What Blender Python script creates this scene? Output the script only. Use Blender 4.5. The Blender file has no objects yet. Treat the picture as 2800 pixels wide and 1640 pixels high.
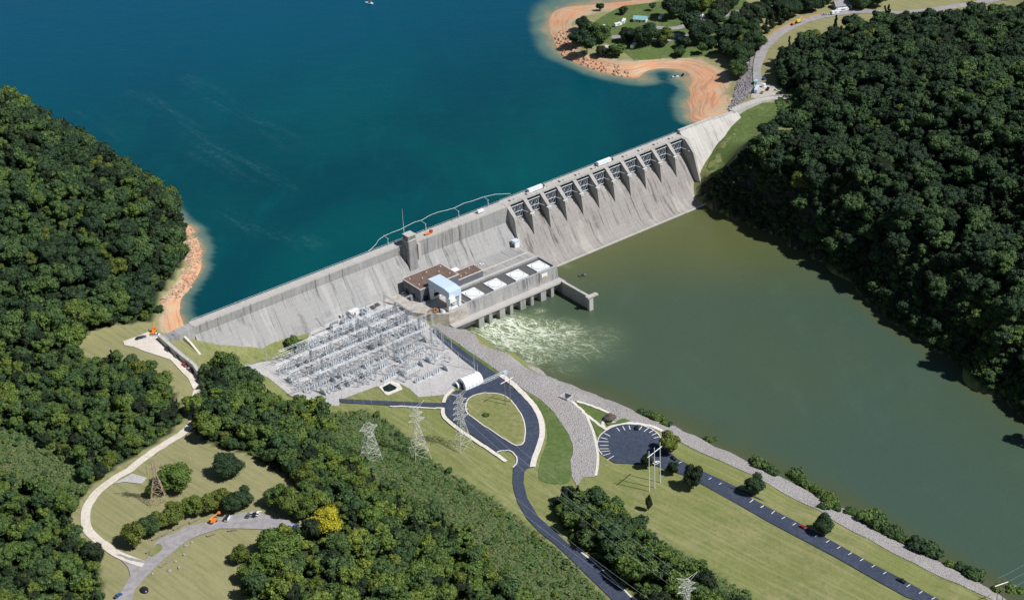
import bpy, bmesh, math, random
import numpy as np
from mathutils import Vector, Matrix
from mathutils.geometry import delaunay_2d_cdt
random.seed(7); rng=np.random.default_rng(7)
sc=bpy.context.scene; COL=sc.collection
# ---------------------------------------------------------------- camera
F=4811.1; CX,CY=1260,738; TH=math.radians(29.388); RO=math.radians(-2.7806); HC=666.59; AZ=math.radians(36.6887)
O=np.array([-191.04,1108.58,0.])
fw=np.array([0,math.cos(TH),-math.sin(TH)]); r0=np.array([1.,0,0]); u0=np.cross(r0,fw)
rt,up=math.cos(RO)*r0+math.sin(RO)*u0,-math.sin(RO)*r0+math.cos(RO)*u0
cam=bpy.data.cameras.new('camera'); co=bpy.data.objects.new('camera',cam); COL.objects.link(co); sc.camera=co
co.matrix_world=Matrix(((rt[0],up[0],-fw[0],0),(rt[1],up[1],-fw[1],0),(rt[2],up[2],-fw[2],HC),(0,0,0,1)))
cam.sensor_width=36; cam.sensor_fit='HORIZONTAL'; cam.lens=36*F/2520; cam.clip_start=5; cam.clip_end=9000
# ---------------------------------------------------------------- light
SV=Vector((.898,-.44,0)).normalized()*math.cos(math.radians(51)); SV.z=math.sin(math.radians(51))
sl=bpy.data.lights.new('sun','SUN'); sl.energy=4.9; sl.angle=math.radians(.53); sl.color=(1,.98,.95)
so=bpy.data.objects.new('sun',sl); COL.objects.link(so); so.rotation_euler=(-SV).to_track_quat('-Z','Y').to_euler(); so.location=(300,700,700)
w=bpy.data.worlds.new('World'); sc.world=w; w.use_nodes=True
nt=w.node_tree; nt.nodes.clear(); ow=nt.nodes.new('ShaderNodeOutputWorld'); bg=nt.nodes.new('ShaderNodeBackground'); sk=nt.nodes.new('ShaderNodeTexSky')
sk.sky_type='NISHITA'; sk.sun_disc=False; sk.sun_elevation=math.radians(51); sk.sun_rotation=math.atan2(SV.x,SV.y); sk.altitude=300; sk.dust_density=.6
bg.inputs[1].default_value=.05; nt.links.new(sk.outputs[0],bg.inputs[0]); nt.links.new(bg.outputs[0],ow.inputs[0])
vs=sc.view_settings; vs.view_transform='Standard'; vs.look='None'; vs.exposure=0; vs.gamma=1; sc.display_settings.display_device='sRGB'
# ---------------------------------------------------------------- projection helpers
dv=np.array([math.cos(AZ),math.sin(AZ),0]); nv=np.array([math.sin(AZ),-math.cos(AZ),0])
def P(x,y,z):
    v=(x-CX)/F*rt-(y-CY)/F*up+fw; t=(z-HC)/v[2]; return np.array([0,0,HC])+t*v
def proj(q):
    q=np.asarray(q,float)-np.array([0,0,HC]); z=q@fw; return np.stack([CX+F*(q@rt)/z,CY-F*(q@up)/z],-1)
def W(s,t,z): return O+dv*s+nv*t+np.array([0,0,z])
def ST(p): q=np.asarray(p)-O; return q@dv,q@nv
def inpoly(pts,poly):
    x,y=pts[:,0],pts[:,1]; c=np.zeros(len(x),bool); n=len(poly)
    for i in range(n):
        x1,y1=poly[i]; x2,y2=poly[(i+1)%n]
        k=((y1>y)!=(y2>y)); 
        with np.errstate(divide='ignore',invalid='ignore'): k&=x<(x2-x1)*(y-y1)/((y2-y1) if y2!=y1 else 1e-9)+x1
        c^=k
    return c
def z6(*a): return [(585+x*.25,702+y*.25) for x,y in a]
def z8(*a): return [(810+x*.25,900+y*.25) for x,y in a]
def z10(*a): return [(1260+x*.25,990+y*.25) for x,y in a]
def z13(*a): return [(1080+x*.25,720+y*.25) for x,y in a]
def z9(*a): return [(x*.3293,990+y*.3293) for x,y in a]
def z11(*a): return [(1575+x*.375,1080+y*.375) for x,y in a]
def z2(*a): return [(1260+x*.25,y*.25) for x,y in a]
def z4(*a): return [(1215+x*.25,306+y*.25) for x,y in a]
def z5(*a): return [(900+x*.2321,504+y*.2321) for x,y in a]
def z7(*a): return [(162+x*.2012,720+y*.2012) for x,y in a]
def zr(*a): return [(1620+x*.2143,y*.2143) for x,y in a]
# ---------------------------------------------------------------- terrain
CP=[]
def c(px,py,z): CP.append((*P(px,py,z)[:2],z))
def cs(l):
    for a in l: c(*a)
def face(px,py,top,t0,m=.7):      # where a pixel ray meets the battered downstream face
    lo,hi=-5,top
    for _ in range(40):
        z=(lo+hi)/2; t=ST(P(px,py,z))[1]
        if t>t0+m*(top-z): hi=z
        else: lo=z
    return z
for s in range(0,130,16):
    CP.append((*W(s,-6,0)[:2],30 if s<20 else 24))
    if s>40: CP.append((*W(s,-70,0)[:2],20))
for x,y in [(1500,700),(1600,660),(1700,620),(1750,640),(1850,690),(1900,760),(1700,800),(1550,830),(1900,900),(2050,800),(2100,950),(2000,1080),(2200,1080),(2200,1180),(2350,1060),(2400,1250),(2500,1180),(2500,1400),(2650,1350),(1640,950),(1800,1080),(1420,760),(1380,830),(1300,830),(2600,1500),(1450,690),(2700,1500),(2800,1400)]: c(x,y,0); CP[-1]=(CP[-1][0],CP[-1][1],-9)
for s in range(130,402,16): CP.append((*W(s,-6,0)[:2],12)); CP.append((*W(s,-80,0)[:2],12)); CP.append((*W(s,38,0)[:2],-8 if s>232 else 4))
for a in z7((1500,565),(1750,600),(2000,607),(2300,605))+[(675,838),(720,828),(765,818)]:
    z=face(*a,38,6.5); c(a[0],a[1],z-.3)
for a in z4((2260,130),(2160,250),(2100,330)): z=face(*a,40,7); c(a[0],a[1],z-.5)
SHL=[(455,552),(468,557),(478,568),(488,590),(496,618),(496,658),(482,686),(467,715),(449,732),(445,756),(450,785)]
for x,y in SHL: c(x,y,37); c(x+28,y+8,33); c(x+75,y+15,25)
cs([(452,560,43),(460,592,42),(458,627,43),(443,666,43),(419,695,43),(390,723,43),(378,756,43),(376,789,43),(430,700,40.5),(410,760,40)])
RID=[(100,300,88),(190,355,86),(280,412,82),(370,465,74),(420,520,62),(440,575,50),(0,262,92),(-100,230,95)]
for x,y,z in RID:
    c(x,y,z); p=P(x,y,z); D_=(z-37)*1.25+4; CP.append((p[0]+2,p[1]+D_,35)); CP.append((p[0]-2,p[1]+D_+70,24))
cs([(200,500,84),(50,450,90),(300,600,67),(200,650,63),(380,640,54),(330,695,51),(300,730,50),(100,700,62),(50,600,75),(0,750,60),(150,760,54),(240,800,46),(-100,500,90),(-100,800,62),
 (220,830,44.5),(300,812,44),(340,850,44),(385,840,44),(440,890,43.5),(478,935,43),(484,960,43),(100,900,50),(250,910,46),(50,1000,52),(300,1000,47),(200,1100,49),(420,1000,45),(0,1150,51),(100,1250,50),(170,1300,50),(0,1400,50),(200,1450,48),(-120,1200,50),(-100,1450,50),
 (465,1040,46),(400,1100,47),(320,1160,48),(230,1220,49),(200,1270,49),(230,1330,49),(300,1370,49),(350,1385,49),(290,1476,48),(450,1330,49),(560,1290,49),(700,1290,49),(500,1150,48.5),(600,1180,48.5),(700,1195,47),(500,1400,48),(600,1430,46),(400,1440,48),(430,1230,49),(560,1230,49),
 (640,1120,45),(560,1040,42),(520,925,36),(620,950,27),(700,1000,19.5),(760,1030,18),(860,1110,24),(730,1150,42),(850,1250,40),(950,1300,33),(1050,1350,28),(900,1400,38),(1000,1476,34),(700,1450,45),(1150,1400,20),(1250,1476,17),(1100,1560,30),(800,1560,42),(500,1560,47),(1300,1560,14),(200,1560,48),
 (900,1010,15),(960,1040,14.2),(1010,1075,13.6),(1050,1120,13),(1150,1200,12),(1250,1270,10.5),(1350,1340,9),(1450,1400,8),(1530,1450,7.5),(1600,1500,7),
 (515,880,34),(600,885,19),(640,865,17),(690,860,16.5),(750,835,16.5),(470,850,38),(560,870,24),
 (700,900,16),(760,850,16),(850,800,16),(950,765,16.5),(980,755,17),(1025,780,17),(1060,810,16.5),(800,900,16),(900,850,16),(1000,820,16),(720,965,16),(800,985,16),(850,970,15.7),(950,930,15.7),(1050,880,16),(1100,900,15.7),(1150,920,15.5),(1080,950,15),(960,975,15),(850,990,15.3),(1000,1000,14.5),
 (1100,830,16.5),(1140,880,16),(1200,910,15.5),(1190,960,14.5),(1110,1000,14),(1130,1060,13.2),(1200,1050,13),(1280,1000,13.8),(1270,1080,12.5),(1330,1080,11.5),(1280,1140,11),(1310,1110,11.3),(1080,1080,13.2),(1200,1130,12.2),
 (1290,1200,9.8),(1270,1180,10.2),(1300,1280,9),(1350,1190,9.8),(1370,1060,11.5),(1420,1150,9.5),(1440,1000,12),(1400,960,13),(1340,920,15),(1260,860,16),(1180,820,16),(1120,805,16.5),
 (1330,1230,9),(1400,1270,8.3),(1600,1300,8),(1550,1095,9),(1620,1140,8.8),(1500,1030,10),(1480,1100,9),(1470,1000,11),(1700,1200,8.3),(1700,1300,7.6),(1900,1350,7),(1900,1280,7.4),(2100,1450,6.6),(1700,1476,7),(2250,1476,6.3),(1500,1250,8),(2100,1330,6.8),(2400,1560,6),(1900,1560,6.5),(1500,1560,7),(2300,1440,6.4),(2420,1476,6)])
BK=z13((235,345),(400,500),(570,570),(800,700),(1050,820),(1200,880),(1400,960),(1600,1040),(1800,1110),(1950,1190),(2100,1260),(2300,1310),(2520,1400))+z10((1560,215),(1700,300),(1900,380),(2100,470),(2320,590))+z11((720,165),(910,245),(1100,345),(1290,435),(1450,515),(1600,605),(1770,700),(1940,795),(2100,880),(2240,955),(2400,1056))+[(2560,1530)]
for x,y in BK: c(x,y,0); c(x+22,y-16,-4)
BT=z11((250,5),(550,145),(720,222),(850,292),(1180,462),(1260,522),(1500,652),(1800,812),(2100,952),(2300,1042))   # top of the bank
for x,y in BT: c(x,y,6.6)
cs([(1560,1020,9.5),(1620,1045,9),(1530,1005,9.8),(1430,965,11.5)])
SHR=[(1735,503),(1785,524),(1838,544),(1890,566),(1936,587),(1985,615),(2034,646),(2085,690),(2130,745),(2180,790),(2240,830),(2300,868),(2370,915),(2440,970),(2520,1040),(2620,1110),(2720,1180)]
CR=np.array([P(x,y,0)[:2] for x,y in SHR])
for i,p in enumerate(CR):
    a=CR[max(0,i-1)]; b=CR[min(len(CR)-1,i+1)]; t=(b-a)/np.hypot(*(b-a)); n_=np.array([-t[1],t[0]])
    for off,z in ([(0,0),(-9,-5),(3,4),(5.5,42),(20,49),(50,54)] if i<7 else [(0,0),(-9,-5),(15,4),(20,30),(36,40),(75,54)]):
        q=p+n_*off
        if i==0 and off>0: z=min(z,{3:3,5.5:11,20:22,50:34}.get(off,z))
        CP.append((q[0],q[1],z))
SHB=[(1565,1),(1512,7),(1435,15),(1385,20),(1360,30),(1352,50),(1352,75),(1362,95),(1370,117),(1382,135),(1407,147),(1435,162),(1472,177),(1510,186),(1560,195),(1610,197),(1660,192),(1697,186),(1700,200),(1692,217),(1690,250),(1698,275),(1704,298)]
for i,(x,y) in enumerate(SHB):
    c(x,y,37)
    if i<17: dx,dy=[(-5,-12),(-5,-12),(-5,-12),(-15,-10),(-20,-6),(-25,0),(-25,3),(-25,8),(-25,10),(-20,12),(-12,14),(-10,14),(-6,15),(-4,16),(0,16),(0,16),(0,16)][i]
    else: dx,dy=(-22,6)
    c(x+dx,y+dy,34.5); c(x+3*dx,y+3*dy,29)
cs([(1410,100,41),(1405,60,41),(1410,30,40),(1480,140,41),(1560,150,41.5),(1640,147,41.5),(1720,142,42),(1780,155,43),(1800,190,42),(1800,220,41.5),(1790,255,41),(1740,280,40),(1500,80,43),(1600,60,44),(1700,100,44),(1750,50,45),(1650,10,44),(1550,20,42),(1430,80,42.5),(1440,130,42.5),(1460,60,42.5),(1560,-30,41),(1700,-30,44),
 (1850,175,43),(1845,215,44),(1750,190,39),(1720,220,39),(1740,240,39.5),(1770,230,40),
 (1885,230,45),(1930,225,45.3),(1870,180,45.3),(1870,130,45.6),(1900,90,46),(1960,60,47),(2030,42,48),(2120,30,49),(2300,25,50),(2480,5,50),(2400,-40,50),(2100,-40,49),(1900,10,47),(1820,80,45),(1840,140,45),
 (1850,280,43),(1940,268,44),(1900,255,45),(1780,350,35),(1900,325,41),(1765,390,28),(1810,320,38),(1742,425,22),
 (2000,420,58),(2000,330,56),(1950,290,50),(2050,250,62),(2000,200,52),(1950,150,49),(1950,100,48),(2050,80,50),(2150,100,55),(2150,250,70),(2150,400,70),(2250,500,66),(2300,350,80),(2400,600,62),(2500,450,82),(2500,250,92),(2500,100,75),(2400,120,70),(2300,80,58),(2300,180,78),(2480,750,54),(2700,600,85),(2700,200,95),(2700,900,60),(2700,-50,70)])
CP=np.array(CP); 
_k,_i=np.unique(np.round(CP[:,:2]/1.5),axis=0,return_index=True); CP=CP[_i]
n_=len(CP); A=np.zeros((n_+1,n_+1)); A[:n_,:n_]=np.hypot(CP[:,None,0]-CP[None,:,0],CP[:,None,1]-CP[None,:,1])-np.eye(n_)*.6; A[:n_,n_]=1; A[n_,:n_]=1
wt=np.linalg.solve(A,np.append(CP[:,2],0))
GX0,GX1,GY0,GY1,GS=-620,760,700,2060,3.5
gx=np.arange(GX0,GX1,GS); gy=np.arange(GY0,GY1,GS)
XX,YY=np.meshgrid(gx,gy); fl=np.stack([XX.ravel(),YY.ravel()],1); ZZ=np.empty(len(fl))
for i in range(0,len(fl),20000):
    b=fl[i:i+20000]; ZZ[i:i+20000]=np.hypot(b[:,None,0]-CP[None,:,0],b[:,None,1]-CP[None,:,1])@wt[:n_]+wt[n_]
# gentle large-scale relief on high wooded ground only
hh=np.clip((ZZ-52)/15,0,1); ZZ+=hh*(2.2*np.sin(fl[:,0]*.055+fl[:,1]*.021)+1.8*np.sin(fl[:,1]*.067-fl[:,0]*.03))
ZZ=np.clip(ZZ,-14,125).reshape(XX.shape)
Zb=ZZ.copy()
for _ in range(14):
    Q=ZZ.copy(); Q[1:-1,1:-1]=(ZZ[1:-1,1:-1]*2+ZZ[:-2,1:-1]+ZZ[2:,1:-1]+ZZ[1:-1,:-2]+ZZ[1:-1,2:])/6; ZZ=Q
_m=np.clip((Zb-50)/6,0,1); ZZ=Zb*(1-_m)+ZZ*_m
def T(x,y):
    x=np.asarray(x,float); y=np.asarray(y,float)
    fx=np.clip((x-GX0)/GS,0,len(gx)-1.001); fy=np.clip((y-GY0)/GS,0,len(gy)-1.001); i=fx.astype(int); j=fy.astype(int); fx=fx-i; fy=fy-j
    return ZZ[j,i]*(1-fx)*(1-fy)+ZZ[j,i+1]*fx*(1-fy)+ZZ[j+1,i]*(1-fx)*fy+ZZ[j+1,i+1]*fx*fy
def G(px,py,zmax=120):      # point of the ground seen at a pixel
    v=(px-CX)/F*rt-(py-CY)/F*up+fw
    zs=np.arange(zmax,-8,-.5); t=(zs-HC)/v[2]; pts=np.array([0,0,HC])[None]+t[:,None]*v[None]
    k=np.nonzero(T(pts[:,0],pts[:,1])>=pts[:,2])[0]
    q=pts[k[0]] if len(k) else pts[-1]
    return np.array([q[0],q[1],float(T(q[0],q[1]))])
# ---------------------------------------------------------------- object helpers
def tag(o,label=None,cat=None,group=None,kind=None):
    if label: o['label']=label
    if cat: o['category']=cat
    if group: o['group']=group
    if kind: o['kind']=kind
    return o
def empty(name,loc,rz=0,**k):
    o=bpy.data.objects.new(name,None); o.empty_display_size=.5; COL.objects.link(o); o.location=[float(v) for v in loc]; o.rotation_euler=(0,0,rz); return tag(o,**k)
class MB:
    def __init__(s): s.v=[]; s.f=[]
    def add(s,vs,fs): b=len(s.v); s.v+= [tuple(map(float,p)) for p in vs]; s.f+=[tuple(b+i for i in f) for f in fs]; return s
    def box(s,a,b):
        (x0,y0,z0),(x1,y1,z1)=a,b
        return s.add([(x0,y0,z0),(x1,y0,z0),(x1,y1,z0),(x0,y1,z0),(x0,y0,z1),(x1,y0,z1),(x1,y1,z1),(x0,y1,z1)],[(3,2,1,0),(4,5,6,7),(0,1,5,4),(1,2,6,5),(2,3,7,6),(3,0,4,7)])
    def bar(s,p,q,r,n=4,r2=None):
        p=Vector(p); q=Vector(q); d=(q-p)
        if d.length<1e-6: return s
        d.normalize(); a=d.orthogonal().normalized(); b=d.cross(a); r2=r if r2 is None else r2; vs=[]
        for c_,rr in ((p,r),(q,r2)):
            for i in range(n):
                t=2*math.pi*(i+.5)/n; vs.append(c_+(a*math.cos(t)+b*math.sin(t))*rr)
        return s.add(vs,[(i,(i+1)%n,n+(i+1)%n,n+i) for i in range(n)]+[tuple(range(n))[::-1],tuple(range(n,2*n))])
    def prism(s,poly,z0,z1):   # poly of (x,y)
        n=len(poly); z0=z0 if hasattr(z0,'__len__') else [z0]*n; z1=z1 if hasattr(z1,'__len__') else [z1]*n
        return s.add([(p[0],p[1],z) for p,z in zip(poly,z0)]+[(p[0],p[1],z) for p,z in zip(poly,z1)],[(i,(i+1)%n,n+(i+1)%n,n+i) for i in range(n)]+[tuple(range(n))[::-1],tuple(range(n,2*n))])
    def ext(s,prof,x0,x1):     # profile of (y,z) swept along x
        n=len(prof)
        return s.add([(x0,p[0],p[1]) for p in prof]+[(x1,p[0],p[1]) for p in prof],[(i,(i+1)%n,n+(i+1)%n,n+i) for i in range(n)]+[tuple(range(n))[::-1],tuple(range(n,2*n))])
    def tube(s,pts,r,n=5):
        for a,b in zip(pts,pts[1:]): s.bar(a,b,r,n)
        return s
    def build(s,name,m,parent=None,frame=None,smooth=False):
        vs=s.v
        if frame is not None: vs=[(x-frame[0],frame[1]-y,z-frame[2]) for x,y,z in vs]
        me=bpy.data.meshes.new(name); me.from_pydata(vs,[],s.f)
        bm=bmesh.new(); bm.from_mesh(me); bmesh.ops.recalc_face_normals(bm,faces=bm.faces); bm.to_mesh(me); bm.free()
        if smooth: me.polygons.foreach_set('use_smooth',[True]*len(me.polygons))
        me.materials.append(m); o=bpy.data.objects.new(name,me); COL.objects.link(o)
        if parent: o.parent=parent
        return o
def mesh_np(name,v,f,m,parent=None,smooth=False,attrs={}):
    me=bpy.data.meshes.new(name); v=np.asarray(v,np.float32); f=np.asarray(f,np.int32); k=f.shape[1]
    me.vertices.add(len(v)); me.vertices.foreach_set('co',v.ravel()); me.loops.add(f.size); me.loops.foreach_set('vertex_index',f.ravel())
    me.polygons.add(len(f)); me.polygons.foreach_set('loop_start',np.arange(0,f.size,k,dtype=np.int32)); me.polygons.foreach_set('loop_total',np.full(len(f),k,np.int32))
    if smooth: me.polygons.foreach_set('use_smooth',np.ones(len(f),bool))
    for a,d in attrs.items():
        at=me.attributes.new(a,'FLOAT','POINT'); at.data.foreach_set('value',np.asarray(d,np.float32))
    me.update(calc_edges=True); 
    if m: me.materials.append(m)
    o=bpy.data.objects.new(name,me); COL.objects.link(o)
    if parent: o.parent=parent
    return o
# ---------------------------------------------------------------- materials
class NB:
    def __init__(s,name):
        s.m=bpy.data.materials.new(name); s.m.use_nodes=True; s.t=s.m.node_tree; s.t.nodes.clear(); s.o=s.n('OutputMaterial'); s.b=s.n('BsdfPrincipled'); s.l(s.b.outputs[0],s.o.inputs[0])
    def n(s,k): return s.t.nodes.new('ShaderNode'+k)
    def l(s,a,b): s.t.links.new(a,b)
    def val(s,sock,v):
        if hasattr(v,'is_linked') or isinstance(v,bpy.types.NodeSocket): s.l(v,sock)
        else: sock.default_value=v
    def coord(s,obj=False,scale=(1,1,1)):
        if obj: c=s.n('TexCoord').outputs['Object']
        else: c=s.n('NewGeometry').outputs['Position']
        if scale!=(1,1,1):
            m=s.n('VectorMath'); m.operation='MULTIPLY'; s.l(c,m.inputs[0]); m.inputs[1].default_value=scale; c=m.outputs[0]
        return c
    def noise(s,c,sc=1,det=4,rough=.6,dist=0):
        x=s.n('TexNoise'); s.l(c,x.inputs['Vector']); x.inputs['Scale'].default_value=sc; x.inputs['Detail'].default_value=det; x.inputs['Roughness'].default_value=rough; x.inputs['Distortion'].default_value=dist; return x.outputs['Fac']
    def ramp(s,f,lo,hi):
        x=s.n('MapRange'); s.val(x.inputs[0],f); x.inputs[1].default_value=lo; x.inputs[2].default_value=hi; x.interpolation_type='SMOOTHSTEP'; return x.outputs[0]
    def mix(s,f,a,b):
        x=s.n('Mix'); x.data_type='RGBA'; s.val(x.inputs[0],f)
        for k,v in ((6,a),(7,b)):
            if isinstance(v,tuple): x.inputs[k].default_value=(*v,1)
            else: s.l(v,x.inputs[k])
        return x.outputs[2]
    def math(s,op,a,b=0):
        x=s.n('Math'); x.operation=op; s.val(x.inputs[0],a); s.val(x.inputs[1],b); return x.outputs[0]
    def attr(s,nm):
        x=s.n('Attribute'); x.attribute_name=nm; return x.outputs['Fac']
    def bump(s,h,st=.3,d=.5):
        x=s.n('Bump'); x.inputs['Strength'].default_value=st; x.inputs['Distance'].default_value=d; s.l(h,x.inputs['Height']); s.l(x.outputs[0],s.b.inputs['Normal'])
    def fin(s,col,rough=.85,spec=.3,metal=0):
        if isinstance(col,tuple): s.b.inputs['Base Color'].default_value=(*col,1)
        else: s.l(col,s.b.inputs['Base Color'])
        s.b.inputs['Roughness'].default_value=rough; s.b.inputs['Specular IOR Level'].default_value=spec; s.b.inputs['Metallic'].default_value=metal; return s.m
def simple(name,col,rough=.6,var=.15,sc=.6,metal=0,spec=.4):
    b=NB(name); c=b.coord(True); f=b.ramp(b.noise(c,sc,5),.3,.7); return b.fin(b.mix(f,tuple(v*(1-var) for v in col),tuple(min(1,v*(1+var)) for v in col)),rough,spec,metal)
def ground(name,cols,scs,bumpst=.3,bsc=.5,rough=.95,detail=5):
    b=NB(name); c=b.coord(); col=cols[0]
    for k,s_ in zip(cols[1:],scs): col=b.mix(b.ramp(b.noise(c,s_,detail,.65,.3),.38,.66),col,k)
    b.bump(b.noise(c,bsc,4),bumpst,1.0); return b.fin(col,rough,.2)
M={}
# concrete in the dam frame: vertical run-off streaks, lift lines and block joints
def concrete(name,base,dark,light,streak=.5,joints=True,pale=.5):
    b=NB(name); c=b.coord(True); 
    st=b.noise(b.coord(True,(.42,.025,.025)),1,7,.75); st2=b.noise(b.coord(True,(1.6,.05,.05)),1,4,.7); big=b.noise(c,.05,4); fine=b.noise(c,.9,5,.7)
    col=b.mix(b.ramp(fine,.25,.8),tuple(v*.88 for v in base),tuple(v*1.1 for v in base))
    col=b.mix(b.math('MULTIPLY',b.ramp(st,.5,.66),b.math('MULTIPLY',b.ramp(big,.35,.6),streak)),col,dark)
    col=b.mix(b.math('MULTIPLY',b.ramp(st2,.6,.78),pale),col,light)
    pat=b.ramp(b.noise(b.coord(True,(.045,.03,.03)),1,5,.7),.5,.68); st3=b.ramp(b.noise(b.coord(True,(.25,.012,.012)),1,6,.75),.46,.62); col=b.mix(b.math('MULTIPLY',b.math('MULTIPLY',pat,st3),.95*streak),col,(dark[0]*1.0,dark[1]*.84,dark[2]*.7)); st4=b.ramp(b.noise(b.coord(True,(.11,.02,.02)),1,3,.6),.56,.62); col=b.mix(b.math('MULTIPLY',st4,.3*pale),col,light)
    if joints:
        x=b.n('SeparateXYZ'); b.l(c,x.inputs[0])
        for k,per,wd,am in ((0,15.24,.3,.45),(2,3.05,.22,.16)):
            fr=b.math('FRACT',b.math('DIVIDE',b.math('ADD',x.outputs[k],1000.3),per)); col=b.mix(b.math('MULTIPLY',b.math('LESS_THAN',fr,wd/per),am),col,dark)
    b.bump(b.noise(c,.7,6),.25,.3); return b.fin(col,.9,.25)
M['conc']=concrete('dam_concrete',(.345,.34,.335),(.10,.10,.108),(.60,.59,.57),1.0,True,.7)
M['pier']=concrete('pier_concrete',(.40,.385,.365),(.2,.19,.18),(.55,.53,.5),.5)
M['spill']=concrete('spillway_concrete',(.315,.295,.28),(.08,.072,.07),(.60,.55,.49),1.2,True,.8)
M['deck']=concrete('deck_concrete',(.46,.44,.42),(.30,.28,.27),(.58,.55,.52),.3,False)
M['pale']=concrete('pale_concrete',(.50,.485,.46),(.24,.22,.20),(.70,.67,.62),.8)
M['yard']=ground('yard_paving',[(.42,.385,.34),(.33,.31,.285),(.52,.48,.42)],[.06,.3],.1)
M['asphalt']=ground('fresh_asphalt',[(.050,.063,.10),(.066,.080,.12),(.04,.051,.082)],[.04,.5],.15,2)
M['oldasph']=ground('worn_asphalt',[(.32,.30,.31),(.38,.36,.36),(.27,.26,.27)],[.05,.3],.15,2)
M['gravel']=ground('gravel',[(.46,.445,.44),(.38,.37,.37),(.54,.52,.51)],[.08,.8],.4,2)
M['dirt']=ground('dirt_road',[(.64,.58,.50),(.56,.49,.40),(.70,.65,.58)],[.06,.5],.3,1)
M['white']=simple('white_paint',(.80,.82,.84),.45,.04); M['line']=simple('line_paint',(.8,.8,.78),.7,.08)
M['steel']=simple('galvanised_steel',(.50,.55,.60),.4,.12,spec=.6); M['dark']=simple('dark_rubber',(.02,.02,.022),.7)
M['steelb']=simple('grey_gate_steel',(.07,.078,.095),.5,.2); M['glass']=simple('dark_glass',(.02,.03,.04),.12,spec=.8); M['rust']=simple('rusty_steel',(.30,.19,.12),.8,.3)
M['black']=simple('black_paint',(.018,.02,.026),.3,spec=.6)
M['wood']=simple('weathered_wood',(.26,.22,.18),.85,.2); M['yellow']=simple('yellow_paint',(.75,.55,.04),.5); M['orange']=simple('orange_paint',(.75,.22,.03),.5); M['red']=simple('red_paint',(.5,.06,.05),.5)
M['curb']=simple('kerb_concrete',(.66,.62,.56),.9,.12)
# ---------------------------------------------------------------- ground sheet
FOREST={
'left hill':[(-260,200),(0,240),(100,292),(190,347),(280,404),(370,458),(425,512),(452,575),(452,640),(432,682),(402,715),(378,755),(374,792),(300,796),(215,815),(196,850),(212,900),(300,892),(345,898),(385,920),(420,950),(440,990),(452,1010),(448,1030),(425,1060),(375,1095),(300,1140),(235,1185),(186,1235),(170,1290),(190,1335),(232,1372),(250,1440),(246,1560),(-260,1560)],
'slope wood':[(492,985),(506,925),(540,897),(600,930),(650,962),(700,988),(770,1012),(790,1018),(800,1040),(820,1100),(880,1165),(950,1210),(1030,1260),(1110,1310),(1180,1365),(1240,1420),(1290,1480),(1380,1560),(600,1560),(610,1476),(600,1440),(620,1400),(655,1365),(720,1310),(760,1330),(790,1300),(750,1240),(745,1205),(700,1165),(620,1120),(530,1098),(482,1065),(476,1020)],
'riverside wood':[(1362,1245),(1390,1230),(1440,1228),(1500,1245),(1545,1285),(1600,1330),(1660,1385),(1740,1435),(1800,1480),(1830,1560),(1640,1560),(1580,1480),(1490,1400),(1405,1325)],
'right hill':[(1918,150),(1914,190),(1914,224),(1930,236),(1975,248),(1992,270),(1978,300),(1948,322),(1905,352),(1850,362),(1800,408),(1757,445),(1745,495),(1838,542),(1936,585),(2034,642),(2085,686),(2130,740),(2180,785),(2240,825),(2300,863),(2370,910),(2440,965),(2520,1033),(2720,1180),(2760,600),(2760,-40),(2520,36),(2400,54),(2350,58),(2280,62),(2190,62),(2100,78),(2060,90),(2010,108),(1968,122),(1938,138)]}
SCRUB={
'slope scrub':[(800,1040),(790,1018),(860,1014),(905,1010),(960,1042),(1012,1080),(1073,1141),(1135,1180),(1199,1217),(1260,1262),(1315,1310),(1365,1350),(1400,1382),(1450,1430),(1500,1480),(1560,1560),(1380,1560),(1290,1480),(1240,1420),(1180,1365),(1110,1310),(1030,1260),(950,1210),(880,1165),(820,1100)],
'riverside scrub':[(1545,1285),(1600,1310),(1660,1350),(1760,1410),(1850,1465),(1920,1560),(1830,1560),(1800,1480),(1740,1435),(1660,1385),(1600,1330)],
'left scrub':[(-30,1050),(60,1065),(130,1110),(205,1165),(215,1190),(180,1240),(150,1250),(90,1215),(-30,1190)],
'wing scrub':[(1905,215),(1968,225),(1975,262),(1950,290),(1925,305),(1915,290)]}
nx,ny=len(gx),len(gy)
idx=np.arange(nx*ny).reshape(ny,nx); fq=np.stack([idx[:-1,:-1].ravel(),idx[:-1,1:].ravel(),idx[1:,1:].ravel(),idx[1:,:-1].ravel()],1)
gv=np.stack([XX.ravel(),YY.ravel(),ZZ.ravel()],1); gp=proj(gv)
fo=np.zeros(len(gv)); 
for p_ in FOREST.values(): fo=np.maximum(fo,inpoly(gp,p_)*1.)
sb=np.zeros(len(gv))
for p_ in SCRUB.values(): sb=np.maximum(sb,inpoly(gp,p_)*1.)
b=NB('ground_cover'); c0=b.coord(); X=b.n('SeparateXYZ'); b.l(c0,X.inputs[0])
n1=b.noise(c0,.012,5,.6); n2=b.noise(c0,.09,6,.7); n3=b.noise(c0,.6,4,.7)
zz_=X.outputs[2]
mow=b.noise(b.coord(False,(.55,.35,0)),.9,2)
grass=b.mix(b.ramp(n2,.3,.7),(.165,.19,.065),(.28,.265,.125)); grass=b.mix(b.ramp(n1,.35,.65),grass,(.20,.225,.075)); grass=b.mix(b.math('MULTIPLY',b.ramp(mow,.5,.6),.25),grass,(.12,.15,.05)); grass=b.mix(b.math('MULTIPLY',b.ramp(n3,.5,.75),.3),grass,(.11,.13,.045))
grass=b.mix(b.math('MULTIPLY',b.ramp(zz_,30,44),.6),grass,(.31,.28,.155))
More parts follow.
